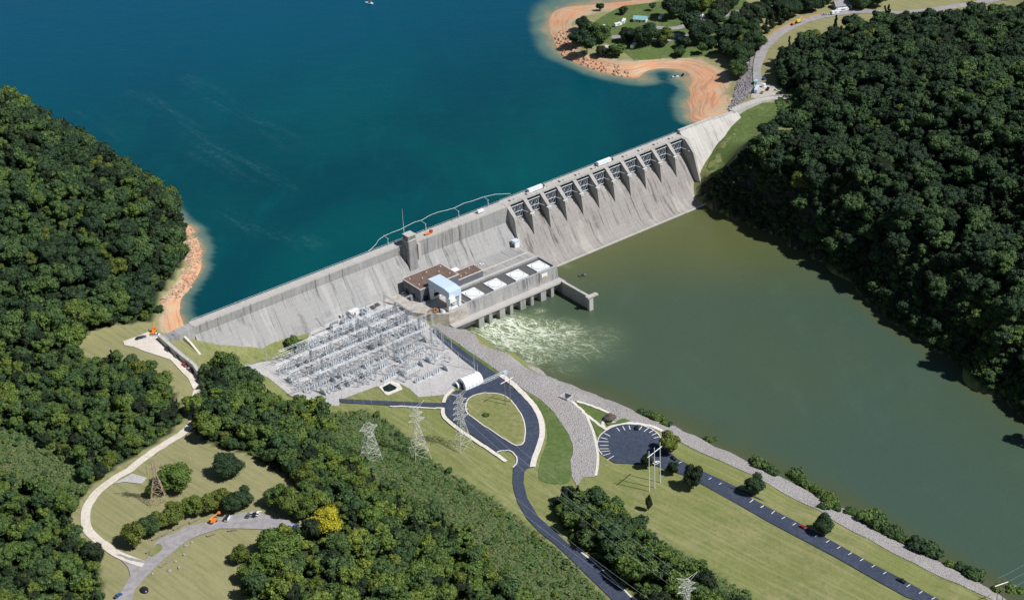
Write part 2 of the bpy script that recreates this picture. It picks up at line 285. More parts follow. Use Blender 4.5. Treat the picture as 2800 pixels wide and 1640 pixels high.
wm=b.n('Mapping'); wm.vector_type='TEXTURE'; b.l(c0,wm.inputs[0]); wm.inputs['Rotation'].default_value=(0,0,-.8); wm.inputs['Scale'].default_value=(60,2.2,1); wn=b.noise(wm.outputs[0],1,4,.6)
grass=b.mix(b.math('MULTIPLY',b.ramp(wn,.5,.62),.3),grass,(.34,.32,.17)); grass=b.mix(b.math('MULTIPLY',b.ramp(wn,.48,.38),.25),grass,(.12,.15,.05))
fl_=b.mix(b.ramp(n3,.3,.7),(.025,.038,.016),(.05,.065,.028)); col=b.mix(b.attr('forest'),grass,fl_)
scr=b.mix(b.ramp(n3,.35,.65),(.06,.10,.035),(.13,.16,.07)); col=b.mix(b.attr('scrub'),col,scr)
zz=X.outputs[2]; zn=b.math('ADD',zz,b.math('MULTIPLY',b.math('SUBTRACT',b.noise(c0,.05,6,.7),.5),5.))
red=b.mix(b.ramp(b.noise(c0,.05,6,.7),.35,.65),(.64,.31,.17),(.56,.40,.26)); red=b.mix(b.ramp(zn,39.5,41.3),red,(.46,.38,.26)); red=b.mix(b.math('MULTIPLY',b.ramp(b.noise(b.coord(False,(.03,.03,2.6)),1.0,5,.75),.48,.6),.6),red,(.36,.17,.10)); red=b.mix(b.math('MULTIPLY',b.ramp(b.noise(c0,.5,5,.75),.55,.7),.5),red,(.60,.46,.33))
isb=b.math('MULTIPLY',b.ramp(zn,41.9,40.9),b.math('MULTIPLY',b.math('GREATER_THAN',zz,35),b.attr('lake')))
col=b.mix(isb,col,red)
rk_shade=b.mix(b.ramp(b.noise(c0,.25,6,.7),.4,.7),(.018,.022,.018),(.07,.068,.06)); low=b.math('MULTIPLY',b.ramp(zz,10,8),b.attr('bank')); col=b.mix(low,col,b.mix(b.ramp(n3,.35,.65),(.26,.25,.235),(.42,.40,.38))); geo=b.n('NewGeometry'); sx=b.n('SeparateXYZ'); b.l(geo.outputs['True Normal'],sx.inputs[0]); col=b.mix(b.ramp(sx.outputs[2],.62,.45),col,rk_shade)  # steep faces take a near-black rock colour with the cliff's shade painted in
b.bump(b.noise(c0,.5,5,.7),.5,.6); M['ground']=b.fin(col,.95,.15)
s_,t_=ST(np.column_stack([gv[:,0],gv[:,1],gv[:,2]*0])); lake=(t_<2)*1.
bankm=np.zeros(len(gv))
for q_ in BK:
    w0=P(*q_,0); bankm=np.maximum(bankm,(np.hypot(gv[:,0]-w0[0],gv[:,1]-w0[1])<10.5)*1.)
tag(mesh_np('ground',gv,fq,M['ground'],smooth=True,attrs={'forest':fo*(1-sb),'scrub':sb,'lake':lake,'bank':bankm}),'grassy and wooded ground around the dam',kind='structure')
# far ground ring out to the horizon
mb=MB(); R_=[(-9000,-3000),(9000,-3000),(9000,12000),(-9000,12000)]; q_=[(GX0+3,GY0+3),(GX1-6,GY0+3),(GX1-6,GY1-6),(GX0+3,GY1-6)]
far=[(*R_[i],20) for i in range(4)]+[(*q_[i],12) for i in range(4)]
mb.add(far,[(0,1,5,4),(1,2,6,5),(3,0,4,7)]); M['far']=ground('distant_land',[(.05,.07,.03),(.08,.09,.04)],[.01],.1)
tag(mb.build('distant_ground',M['far']),'green land beyond the modelled valley',kind='structure')
# ---------------------------------------------------------------- sheets draped on the ground
def resamp(pts,step,closed=True):
    out=[]; n=len(pts)
    for i in range(n if closed else n-1):
        a=np.array(pts[i][:2]); b_=np.array(pts[(i+1)%n][:2]); k=max(1,int(np.hypot(*(b_-a))/step))
        for j in range(k): out.append(tuple(a+(b_-a)*j/k))
    if not closed: out.append(tuple(pts[-1][:2]))
    return out
def spline(pts,k=6,closed=True):
    n=len(pts); out=[]; g=lambda i: np.array(pts[i%n] if closed else pts[min(max(i,0),n-1)],float)
    for i in range(n if closed else n-1):
        p0,p1,p2,p3=g(i-1),g(i),g(i+1),g(i+2)
        for j in range(k):
            t=j/k; out.append(tuple(.5*((2*p1)+(p2-p0)*t+(2*p0-5*p1+4*p2-p3)*t*t+(3*p1-p0-3*p2+p3)*t**3)))
    if not closed: out.append(tuple(g(n-1)))
    return out
def sheet_w(name,poly,m,lift,step=5,z=None,label=None,kind='structure',**k):   # poly: world XY
    poly=resamp(poly,step); ar=np.array(poly); x0,y0=ar.min(0); x1,y1=ar.max(0)
    g=[(x,y) for x in np.arange(x0+step*.37,x1,step) for y in np.arange(y0+step*.41,y1,step)]
    if g:
        ga=np.array(g); ga=ga[inpoly(ga,poly)]; 
        if len(ga):
            dmin=np.array([np.min(np.hypot(ar[:,0]-q[0],ar[:,1]-q[1])) for q in ga]); ga=ga[dmin>step*.45]
    else: ga=np.zeros((0,2))
    vin=[Vector(p) for p in poly]+[Vector(p) for p in ga]; n=len(poly)
    V,E_,Fc,*_=delaunay_2d_cdt(vin,[(i,(i+1)%n) for i in range(n)],[list(range(n))],1,1e-4)
    vz=T([v.x for v in V],[v.y for v in V])+lift if z is None else [z]*len(V)
    me=bpy.data.meshes.new(name); me.from_pydata([(v.x,v.y,float(h)) for v,h in zip(V,vz)],[],[list(f) for f in Fc])
    bm=bmesh.new(); bm.from_mesh(me)
    for f in bm.faces:
        if f.normal.z<0: f.normal_flip()
    bm.to_mesh(me); bm.free(); me.polygons.foreach_set('use_smooth',[True]*len(me.polygons)); me.materials.append(m)
    o=bpy.data.objects.new(name,me); COL.objects.link(o); return tag(o,label,kind=kind,**k)
def sheet(name,px,m,lift,smooth=False,step=5,**k):
    if smooth: px=spline(px)
    return sheet_w(name,[tuple(G(*p)[:2]) for p in px],m,lift,step,**k)
def ribbon(name,px,width,m,lift,label,smooth=True,parent=None,h=0,kind='structure',world=False):  # strip of even width along a line; h>0 gives a raised kerb
    pts=[np.array(p[:2]) for p in px] if world else [G(*p)[:2] for p in (spline(px,5,False) if smooth else px)]
    pts=[np.array(p) for p in resamp([tuple(p) for p in pts],3,False)]; L=[];R=[]
    for i,p in enumerate(pts):
        a=pts[max(0,i-1)]; b_=pts[min(len(pts)-1,i+1)]; d_=(b_-a)/max(1e-6,np.hypot(*(b_-a))); nn=np.array([-d_[1],d_[0]])*width/2; L.append(p+nn); R.append(p-nn)
    mb=MB(); n=len(pts); zl=[float(T(*p))+lift for p in pts]
    if h<=0: mb.add([(p[0],p[1],z_) for p,z_ in zip(L,zl)]+[(p[0],p[1],z_) for p,z_ in zip(R,zl)],[(i,n+i,n+i+1,i+1) for i in range(n-1)])
    else:
        mb.add([(p[0],p[1],z_) for p,z_ in zip(L,zl)]+[(p[0],p[1],z_) for p,z_ in zip(R,zl)]+[(p[0],p[1],z_+h) for p,z_ in zip(L,zl)]+[(p[0],p[1],z_+h) for p,z_ in zip(R,zl)],
          [(2*n+i,3*n+i,3*n+i+1,2*n+i+1) for i in range(n-1)]+[(i,i+1,2*n+i+1,2*n+i) for i in range(n-1)]+[(n+i+1,n+i,3*n+i,3*n+i+1) for i in range(n-1)])
    o=mb.build(name,m,parent)
    return tag(o,label,kind=kind) if kind else o
def rock(name,cols,vs=.9):
    b=NB(name); c=b.coord(); v=b.n('TexVoronoi'); b.l(c,v.inputs['Vector']); v.inputs['Scale'].default_value=vs; v2=b.n('TexVoronoi'); b.l(c,v2.inputs['Vector']); v2.inputs['Scale'].default_value=vs*2.3
    sr=b.n('SeparateColor'); b.l(v.outputs['Color'],sr.inputs[0]); col=b.mix(sr.outputs[0],cols[0],cols[1]); col=b.mix(b.ramp(b.noise(c,.05,4),.4,.65),col,cols[2]); col=b.mix(b.math('MULTIPLY',b.ramp(v.outputs['Distance'],.45,.8),.35),col,(.13,.125,.12))
    b.bump(b.math('SUBTRACT',1,b.math('ADD',v.outputs['Distance'],b.math('MULTIPLY',v2.outputs['Distance'],.4))),.9,.8); return b.fin(col,.95,.2)
M['riprap']=rock('riprap_stone',[(.36,.345,.34),(.58,.555,.55),(.47,.43,.42)],1.5); M['rip2']=rock('dark_riprap',[(.22,.2,.22),(.40,.37,.38),(.3,.27,.29)],.7)
M['lawn']=ground('mown_lawn',[(.225,.23,.09),(.29,.27,.13),(.165,.19,.065)],[.05,.35],.2)
M['lush']=ground('lush_grass',[(.10,.15,.045),(.15,.19,.07),(.08,.12,.035)],[.05,.35],.3)
# gravel, roads, lawns
sheet('gravel_pad',[(600,900),(640,893),(700,880),(755,848),(765,811),(850,774),(905,752),(985,738),(1030,778),(1062,808),(1120,865),(1190,915),(1165,940),(1120,956),(1095,972),(1030,978),(1008,957),(985,946),(925,953),(845,981),(832,1000),(775,998),(720,978),(660,930)],M['gravel'],.22,label='pale gravel pad under the switchyard')
sheet('asphalt_pad',[(965,757),(985,750),(1025,777),(1003,790)],M['asphalt'],.34,label='dark asphalt pad at the switchyard corner')
bank=z13((0,300),(60,335),(235,345),(400,500),(570,570),(800,700),(1050,820),(1200,880),(1400,960),(1600,1040),(1800,1110),(1950,1190),(2100,1260),(2300,1310),(2520,1400))+z10((1560,215),(1700,300),(1900,380),(2100,470),(2320,590))+z11((720,165),(910,245),(1290,435),(1600,605),(1940,795),(2240,955),(2400,1056))+[(2560,1530),(2500,1520)]+z11(*[(2300,1048),(2100,958),(1800,818),(1500,660),(1260,530),(1180,470),(850,300),(720,230),(550,152),(250,12)])+z10((1500,300),(1350,260),(1100,215),(1000,190))+z13((1700,1195),(1500,1115),(1330,1065),(1400,1180),(1450,1215))+z10((730,130),(790,280),(830,450),(845,560),(820,740),(700,740),(640,830),(590,740),(575,570),(600,520),(600,420),(550,300))+z13((1300,1430),(1210,1290),(1130,1180),(1000,1060),(850,970),(690,850),(500,720),(300,590),(30,400),(-40,345))
def bank_sheet():
    P_=[]
    for (x,y) in bank: P_.append(tuple(G(x,y)[:2]))
    sheet_w('riprap_bank',P_,M['riprap'],.3,4,label='pale stone riprap along the river bank')
bank_sheet()
LOOPO=z13((0,440),(60,505),(230,640),(400,790),(430,840))+z8((1520,165),(1350,235),(1250,245),(1200,290),(1160,340),(1140,375))+z8((100,328),(100,365),(1140,418))+z8((1140,430),(1160,500),(1240,570),(1400,680),(1650,860))+z8((1700,845),(1780,850),(1820,880),(1845,920),(1840,970),(1815,1010))
LOOPO+=z10((8,760),(20,860),(60,1000),(150,1150),(270,1280),(420,1400),(500,1476))+[(1440,1420),(1500,1476),(1540,1520),(1580,1500),(1560,1476),(1520,1440),(1490,1415)]
LOOPO=[p for p in LOOPO if p[1]<1300 or True]
loop=z13((-60,395),(60,515),(230,660),(400,800),(435,860))+z8((1350,240),(1250,247),(1195,290),(1155,345),(1140,375),(700,358),(100,328),(100,365),(600,395),(1140,418),(1150,480),(1200,540),(1300,612),(1500,750),(1650,860),(1700,846),(1780,850),(1822,882),(1846,925),(1838,975),(1812,1020))+z10((8,800),(22,880),(60,1000),(150,1150),(270,1280),(420,1400))+[(1400,1372),(1450,1422),(1500,1470),(1530,1510),(1600,1500),(1556,1470),(1490,1410),(1430,1356)]+z10((600,1440),(430,1290),(260,1130),(150,950),(115,800),(122,700),(150,655),(205,640),(260,480),(290,350),(290,230),(255,130),(190,10),(60,-90),(-30,-160))+z8((1700,118))+z13((620,840),(330,640),(60,450),(0,400),(-60,350))
def road_poly(): return loop
sheet('access_road',loop,M['asphalt'],.46,step=4,label='fresh dark asphalt access road with teardrop loop')
isl=z8((1345,420),(1360,350),(1420,305),(1520,280),(1620,278),(1720,300),(1790,350),(1860,440),(1910,530),(1932,640),(1925,720),(1912,770),(1870,793),(1800,775),(1680,700),(1500,580),(1390,500),(1355,460))
sheet('island_lawn',isl,M['lawn'],.62,smooth=True,step=4,label='mown lawn island inside the loop road')
ribbon('island_kerb',isl+[isl[0]],.7,M['curb'],.55,'pale kerb round the lawn island',h=.2)
for nm,p_,w_ in (('loop_outer',z8((1690,95),(1790,170),(1865,240),(1935,310),(1995,375),(2040,440),(2075,510),(2095,590),(2098,680),(2080,760),(2045,860),(2020,930),(2003,1000)),3.4),('loop_inner',z8((1225,240),(1180,275),(1145,320),(1128,370)),2.2),('loop_left',z8((1120,425),(1122,480),(1150,530),(1230,600),(1330,670),(1480,770),(1600,850),(1745,950)),2.4),('bulb',z8((1650,858),(1700,842),(1785,848),(1828,882),(1850,925),(1842,975),(1808,1012)),.8)):
    ribbon('footpath',p_,w_,M['curb'],.5,'pale concrete path beside the loop road',h=.15)
ribbon('footpath',z8((600,405),(900,418),(1040,425),(1130,428)),1.2,M['curb'],.5,'pale concrete path beside the loop road',h=.15)
cp=[(1550+80*math.cos(a),1094+49*math.sin(a)) for a in np.linspace(math.radians(148),math.radians(352),26)]
lot=cp+z10((1480,265),(1500,440),(1620,560),(1870,680),(2000,740),(2300,880),(2520,990))+z11((560,310),(740,400),(1000,530),(1270,680),(1500,810),(1750,940),(1960,1056),(2140,1160),(1960,1160),(1790,1056),(1750,1040),(1550,930),(1300,790),(900,580),(550,380),(390,290))+z10((2330,1080),(1900,830),(1690,720),(1500,660),(1400,625),(1160,612),(1010,605))
sheet('parking_road',lot,M['asphalt'],.46,step=4,label='dark asphalt round parking lot and straight road by the river')
ribbon('kerb',cp,.6,M['curb'],.45,'pale kerb round the circular lot',h=.2,smooth=False)
sheet('grass_strip',z8((1860,235),(2040,330),(2160,420),(2280,560),(2370,700),(2400,860),(2385,1000),(2370,1130),(2290,1170),(2080,1130),(2070,980),(2140,760),(2145,640),(2110,490),(2020,370)),M['lush'],.2,smooth=True,label='lush green grass strip between loop road and riprap')
sheet('grass_verge',z10((640,10),(960,100),(930,150),(900,190),(900,240),(930,280),(850,350),(810,260),(745,130)),M['lush'],.34,label='green grass wedge beside the round parking lot')
ribbon('footpath',z13((1310,1075),(1370,1130),(1430,1180))+z10((700,105),(800,180),(870,235),(930,275)),1.8,M['curb'],.5,'pale concrete path beside the river bank')
ribbon('footpath',z10((640,-5),(780,40),(900,85),(960,110)),1.8,M['curb'],.5,'pale concrete path beside the river bank')
ribbon('footpath',z10((920,270),(895,230),(905,190),(960,150)),1.8,M['curb'],.55,'pale concrete path beside the river bank')
ribbon('footpath',z10((920,280),(1000,235),(1130,210),(1260,220),(1400,250),(1480,290)),2.2,M['curb'],.55,'pale concrete path beside the river bank')
ribbon('footpath',z10((735,140),(790,270),(825,400),(845,520),(840,640),(825,730)),1.6,M['curb'],.5,'pale concrete path beside the river bank')
# small green median by the gazebo
sheet('grass_verge',z10((930,205),(1010,210),(1080,170),(1160,185),(1130,205),(1000,230),(950,235)),M['lush'],.62,smooth=True,label='small green grass patch in front of the gazebo')
# grassy drainage swale and embankment strip near road
sheet('grass_verge',z13((0,420),(60,470),(330,660),(620,850),(660,850),(500,720),(300,590),(30,400),(-40,350)),M['lush'],.34,label='green verge between access road and riprap')
# overlook road (gravelled)
orl=z9((1440,150),(1390,215),(1280,290),(1180,350),(1080,420),(980,500),(880,560),(780,630),(700,710),(650,790),(640,880),(660,960),(720,1020),(790,1075),(880,1140),(1000,1190),(1080,1215))
ribbon('overlook_road',orl,5.2,M['dirt'],.4,'pale dusty road curving round the overlook lawn')
sheet('overlook_road',z9((1090,1190),(960,1160),(900,1140),(870,1145),(960,1240),(975,1300),(930,1380),(860,1476),(800,1580),(960,1580),(1010,1400),(1110,1290),(1200,1200),(1310,1110),(1400,1040),(1500,990),(1650,950),(1800,945),(1980,955),(2180,975),(2230,950),(2190,900),(2060,870),(1950,830),(1830,825),(1650,865),(1540,900),(1400,930),(1290,985),(1200,1020),(1150,1060),(1110,1150)),M['oldasph'],.42,label='worn grey asphalt overlook parking and road')
sheet('gravel_pad',z9((990,535),(1100,570),(1060,610),(930,600),(850,610)),M['gravel'],.36,label='pale gravel patch beside the overlook road')
sheet('lawn_patch',z9((1115,1140),(1135,1090),(1185,1060),(1215,1080),(1200,1120),(1140,1160)),M['lawn'],.6,smooth=True,label='small grass island in the overlook parking')
sheet('dirt_lot',z7((700,600),(880,540),(1000,490),(1110,500),(1180,620),(1400,800),(1560,920),(1680,1100),(1660,1160),(1560,1190),(1500,1060),(1400,960),(1280,830),(1100,770),(960,720),(830,670),(720,650)),M['dirt'],.4,label='pale dirt lot at the left end of the dam')
sheet('clearing',z7((480,430),(700,420),(900,470),(980,520),(880,560),(720,640),(560,640),(330,660),(250,560),(230,490)),M['dirt'],.26,label='dry grassy clearing left of the dirt lot') if False else None
ribbon('overlook_road',[(497,938),(484,962),(476,990),(472,1015),(474,1038)],4.4,M['dirt'],.4,'dusty track linking the dirt lot and the overlook loop')
# top right road, abutment lot, riprap by road
trr=[zr((1160,1010))[0]]+zr((1150,900),(1150,780),(1165,680),(1200,580),(1270,500),(1370,410),(1480,340),(1620,275),(1760,225),(1900,195))+[(2060,36),(2120,30),(2190,34),(2260,30)]+[(2330,20),(2400,10),(2470,-2),(2560,-14)]
ribbon('hill_road',trr,8.5,M['oldasph'],.4,'grey road curving away from the right end of the dam')
M['oran']=ground('red_clay_edge',[(.5,.25,.1),(.42,.27,.13)],[.2],.2)
ribbon('clay_verge',[(x-9,y-5) for x,y in trr[3:11]],2.6,M['oran'],.34,'orange clay verge beside the curving road')
sheet('abutment_lot',zr((1060,1130),(1100,960),(1240,960),(1300,1000),(1420,1010),(1540,1110),(1560,1140),(1200,1150)),M['yard'],.36,label='tan paved lot at the right end of the dam')
sheet('riprap_slope',zr((1090,590),(1085,700),(1090,960),(1050,1110),(880,1230),(800,1270),(860,1130),(900,960),(960,860),(980,760),(1040,680)),M['rip2'],.3,label='grey riprap beside the curving road')
sheet('grass_slope',zr((900,1290),(1200,1190),(1540,1175))+[(1952,262),(1935,300),(1900,335),(1840,360),(1795,400),(1750,440),(1738,415),(1760,360),(1790,325)],M['lush'],.2,label='bright green slope below the right wing wall')
sheet('camp_lawn',z2((700,330),(760,260),(900,160),(1100,60),(1600,0),(2300,0),(2400,300),(2360,480),(1900,560),(1500,580),(1200,600),(1080,500),(960,440)),M['lush'],.16,label='green campground lawn on the peninsula')
ribbon('camp_road',z2((980,370),(1100,370),(1250,350),(1380,280),(1560,290),(1700,260),(1850,210),(2050,170),(2200,130),(2400,90)),7,M['oldasph'],.32,'grey campground road between the trees')
ribbon('camp_road',z2((1150,400),(1500,410),(1800,330),(2100,270)),4.5,M['oldasph'],.3,'narrow grey campground lane')
ribbon('camp_road',z2((1150,5),(1500,-5),(1800,-20)),3,M['dirt'],.3,'sandy shore track along the top of the peninsula')
ribbon('camp_road',[(1860,30),(1905,22),(1960,14),(2010,8),(2060,-5)],7,M['oldasph'],.34,'grey lane behind the curving road')
ribbon('footpath',[(1418,1350),(1450,1376),(1500,1420),(1540,1458),(1575,1492)],1.0,M['curb'],.55,'pale kerb beside the lower access road',h=.15)
# parking bay lines
def stroke(px,w_,lift=.56):
    a=G(*px[0]);b_=G(*px[1]); d_=(b_-a)[:2]; L=max(.1,np.hypot(*d_)); nn=np.array([-d_[1],d_[0]])/L*w_/2; out=[]
    for p,s__ in ((a,1),(b_,1),(b_,-1),(a,-1)): q=p[:2]+nn*s__; out.append((q[0],q[1],float(T(*q))+lift))
    return out
mb=MB()
segs=z10((850,397),(950,397),(865,432),(950,430),(862,463),(950,461),(865,493),(962,488),(893,530),(970,512),(935,580),(1003,537),(872,355),(940,368),(910,317),(965,340),(1030,257),(1062,295),(1090,243),(1112,280),(1152,237),(1164,272),(1280,245),(1253,280),(1345,258),(1300,295),(1395,283),(1350,310),(1430,310),(1378,332),(1450,347),(1395,358),(1545,557),(1565,545),(1643,608),(1672,592),(1843,712),(1868,696),(1937,768),(1963,752),(2037,818),(2063,805),(2340,990),(2372,970),(2450,1043),(2478,1024))+z11(*sum([[(x-11,y+6),(x+11,y-8)] for x,y in ((733,412),(802,449),(873,488),(941,526),(1013,563),(1157,641),(1231,681),(1304,720),(1378,760),(1455,799),(1531,840),(1606,884),(1762,968),(1842,1011),(1925,1052))],[]))
for i in range(0,len(segs),2): mb.add(stroke(segs[i:i+2],.42),[(0,1,2,3)])
tag(mb.build('parking_lines',M['line']),'white parking bay lines on the asphalt',kind='structure')
mb=MB()
for q in (((960,325),(985,320),(1025,300),(1000,280)),): 
    pts=[G(*p) for p in z10(*q)]; 
M['blue']=simple('pale_blue_paint',(.45,.6,.68),.6)
# ---------------------------------------------------------------- water
_a=P(330,230,37);_b=P(720,460,37); STA=math.atan2(_b[1]-_a[1],_b[0]-_a[0])
_a=P(1250,800,0);_b=P(1500,870,0); FLA=math.atan2(_b[1]-_a[1],_b[0]-_a[0])
def waterm(name,deep,cols,shallow,far=None,foam=False):
    b=NB(name); c=b.coord(); n1=b.noise(b.coord(False,(.006,.0035,0)),1,5,.6,.6); n2=b.noise(b.coord(False,(.03,.012,0)),1,5,.65,.3)
    col=b.mix(b.ramp(n1,.35,.7),deep,cols); col=b.mix(b.math('MULTIPLY',b.ramp(n2,.5,.75),.25),col,tuple(min(1,v*1.4) for v in cols))
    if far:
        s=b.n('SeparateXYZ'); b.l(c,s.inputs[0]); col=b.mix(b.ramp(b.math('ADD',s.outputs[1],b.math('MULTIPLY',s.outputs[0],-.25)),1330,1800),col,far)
    sh=b.attr('shallow'); n4=b.noise(b.coord(False,(.022,.022,0)),1,6,.65,1.2); shn=b.math('MULTIPLY',sh,b.math('MULTIPLY',b.math('ADD',.5,b.math('MULTIPLY',n2,.8)),b.math('ADD',.35,b.math('MULTIPLY',n4,1.3)))); col=b.mix(b.ramp(shn,.05,.55),col,tuple(v for v in shallow[0])); col=b.mix(b.ramp(shn,.5,.95),col,shallow[1])
    rough=.16
    if not foam:
        wv=b.noise(b.coord(False,(.004,.0025,0)),1,3,.5,.8); x_=b.n('Mapping'); b.l(b.coord(),x_.inputs[0]); x_.vector_type='TEXTURE'; x_.inputs['Rotation'].default_value=(0,0,STA); x_.inputs['Scale'].default_value=(90,10,1); sn=b.noise(x_.outputs[0],1,7,.72,.5); x2=b.noise(b.coord(False,(.2,.2,0)),1,5,.8)
        col=b.mix(b.math('MULTIPLY',b.math('MULTIPLY',b.ramp(sn,.42,.75),b.attr('streak')),b.math('MULTIPLY',b.ramp(x2,.35,.7),.42)),col,(.13,.30,.33))
    if foam:
        s=b.n('SeparateXYZ'); b.l(c,s.inputs[0]); col=b.mix(b.ramp(b.math('ADD',s.outputs[1],b.math('MULTIPLY',b.math('SUBTRACT',n1,.5),120)),1150,1270),col,(.098,.112,.043))
        fm=b.attr('foam'); fp=b.n('Mapping'); fp.vector_type='TEXTURE'; b.l(b.coord(),fp.inputs[0]); fp.inputs['Rotation'].default_value=(0,0,FLA); fp.inputs['Scale'].default_value=(30,13,1e6); f1=b.noise(fp.outputs[0],1,5,.55,2.4); f2=b.noise(fp.outputs[0],2.6,5,.6,2.0)
        col=b.mix(b.ramp(fm,.05,.7),col,(.15,.195,.095))
        a=b.math('ABSOLUTE',b.math('SUBTRACT',f1,.5)); veins=b.math('SUBTRACT',1,b.ramp(a,.0,.035)); a2=b.math('ABSOLUTE',b.math('SUBTRACT',f2,.5)); v2=b.math('SUBTRACT',1,b.ramp(a2,.0,.05))
        ff=b.math('MULTIPLY',fm,b.math('MAXIMUM',veins,b.math('MULTIPLY',v2,.8))); col=b.mix(b.ramp(ff,.12,.8),col,(.80,.84,.72)); col=b.mix(b.ramp(b.math('MULTIPLY',fm,f1),.40,.62),col,(.76,.80,.62))
    b.bump(b.math('ADD',b.noise(b.coord(False,(.35,.6,0)),1,5,.7),b.math('MULTIPLY',b.noise(b.coord(False,(.04,.07,0)),1,3),2)),.5,.45)
    m=b.fin(col,rough,.14 if not foam else .35); b.b.inputs['IOR'].default_value=1.33; return m
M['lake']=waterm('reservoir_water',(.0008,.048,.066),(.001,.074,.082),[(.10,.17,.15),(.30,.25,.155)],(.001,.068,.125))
M['tail']=waterm('tailrace_water',(.062,.094,.058),(.054,.092,.070),[(.07,.092,.048),(.085,.095,.055)],None,True)
def wgrid(name,s0,s1,t0,t1,z,m,label,st=7,foam=False):
    s=np.linspace(s0,s1,int((s1-s0)/st)+1); t=np.linspace(t0,t1,int((t1-t0)/st)+1); S_,T_=np.meshgrid(s,t); n=len(s); k=len(t)
    v=O[None]+S_.ravel()[:,None]*dv[None]+T_.ravel()[:,None]*nv[None]; v[:,2]=z; i_=np.arange(n*k).reshape(k,n); f=np.stack([i_[:-1,:-1].ravel(),i_[1:,:-1].ravel(),i_[1:,1:].ravel(),i_[:-1,1:].ravel()],1)
    dep=z-T(v[:,0],v[:,1]); inside=(v[:,0]>GX0)&(v[:,0]<GX1)&(v[:,1]>GY0)&(v[:,1]<GY1); at={'shallow':np.clip(1-dep/6.5,0,1)*inside}
    if not foam:
        sk=np.zeros(len(v))
        for pa,am in ((((330,230),(400,262),(470,330),(560,390),(640,420),(718,460)),1.),(((470,190),(540,250),(610,295),(680,330),(735,362)),.9),(((200,275),(260,315),(300,335)),.5),(((560,520),(610,555),(680,575),(775,600)),.9),(((480,380),(560,420),(620,450)),.5)):
            for q0,q1 in zip(pa,pa[1:]):
                for u in np.linspace(0,1,6): q=P(q0[0]+(q1[0]-q0[0])*u,q0[1]+(q1[1]-q0[1])*u,37); sk=np.maximum(sk,am*np.exp(-((v[:,0]-q[0])**2+(v[:,1]-q[1])**2)/(7.5**2)))
        at['streak']=sk
    if foam:
        fm=np.zeros(len(v))
        for px,py,rr,am in ((1255,800,17,1.),(1210,815,15,.9),(1290,812,22,.9),(1330,822,22,.85),(1375,825,24,.65),(1250,840,18,.9),(1300,850,22,.75),(1425,850,28,.45),(1345,865,24,.5),(1460,830,30,.33),(1390,900,24,.3),(1300,885,16,.5),(1480,860,30,.25),(1330,765,5,.6),(1500,880,30,.13),(1560,930,30,.08),(1378,648,5,.6),(1395,655,5,.4)):
            q=P(px,py,0); fm=np.maximum(fm,am*np.exp(-((v[:,0]-q[0])**2+(v[:,1]-q[1])**2)/(rr*rr)))
        at['foam']=fm
    return tag(mesh_np(name,v,f,m,attrs=at),label,kind='structure')
wgrid('reservoir',-600,1000,-1100,2.0,37,M['lake'],'deep teal reservoir above the dam',5)
wgrid('river',100,640,20,620,0,M['tail'],'olive green river below the dam',4,True)
# ================================================================ DAM
FR=lambda s,t,z: dict(loc=W(s,t,z),rz=AZ)
def thing(name,frame,label,cat,group=None): return empty(name,W(*frame),AZ,label=label,cat=cat,group=group)
D0=(0,0,0)
dam=thing('dam',D0,'long grey concrete gravity dam holding back the teal reservoir','dam')
def prof(top,tv,zb,m=.7,zbot=-7,tw=6.5): # (t,z) section, upstream face vertical
    return [(0,zbot),(0,top),(tw,top),(tv,top-.01) if tv>tw else (tw,top-.02),(tv,zb),(tv+m*(zb-zbot),zbot)]
MB().ext(prof(44,6.5,38),-22,141.8).build('left_section',M['conc'],dam,D0)
# left end: crest bends toward the abutment lot
A_=[(-22,0),(-22,6.5),(-34,8.5),(-47,9.0),(-47,2.5),(-34,1.0)]
MB().prism(A_,20,44).build('left_abutment',M['conc'],dam,D0)
mb=MB(); 
mb.ext([(0,-7),(0,44),(9,44),(9,32.5),(9+.7*14.5,18),(9+.7*14.5+17,-7)],152.2,231.4); mb.build('intake_section',M['conc'],dam,D0)
mb=MB(); mb.ext([(0,-7),(0,44),(9,44),(9,32.5),(9+.7*14.5,18),(30,-7)],141.8,152.2).build('intake_section',M['conc'],dam,D0)
# crest roadway, parapets
dk=MB().ext([(.55,44),(.55,44.12),(6.0,44.12),(6.0,44)],-22,141.8).build('crest_roadway',M['deck'],dam,D0)
dk=MB().ext([(.55,44),(.55,44.13),(8.4,44.13),(8.4,44)],141.8,231.4).build('crest_roadway',M['deck'],dam,D0)
dk=MB().ext([(-.3,42.6),(-.3,44.15),(6.2,44.15),(6.2,42.6)],231.5,402).build('spillway_bridge',M['deck'],dam,D0)
for n_,s0,s1,t0,z0,z1 in (('upstream_parapet',-22,231.4,0.0,44.0,45.1),('upstream_parapet',231.5,401.9,-.75,43.0,45.2),('downstream_parapet',-22,141.8,6.05,44.0,45.0),('downstream_parapet',152.2,231.4,8.45,44,45.0),('downstream_parapet',231.5,401.9,6.25,43.2,45.0)):
    MB().ext([(t0,z0),(t0,z1),(t0+.42,z1),(t0+.42,z0)],s0,s1).build(n_,M['pale'],dam,D0)
mb=MB()
for s in np.arange(-20,400,3.05):
    t=-.95 if s>231 else -.18
    mb.bar((s,t,44.2),(s,t,45.9),.06)
mb.bar((-20,-.18,45.85),(231,-.18,45.85),.07); mb.bar((232,-.95,45.85),(400,-.95,45.85),.07); mb.build('railing',M['steel'],dam,D0)
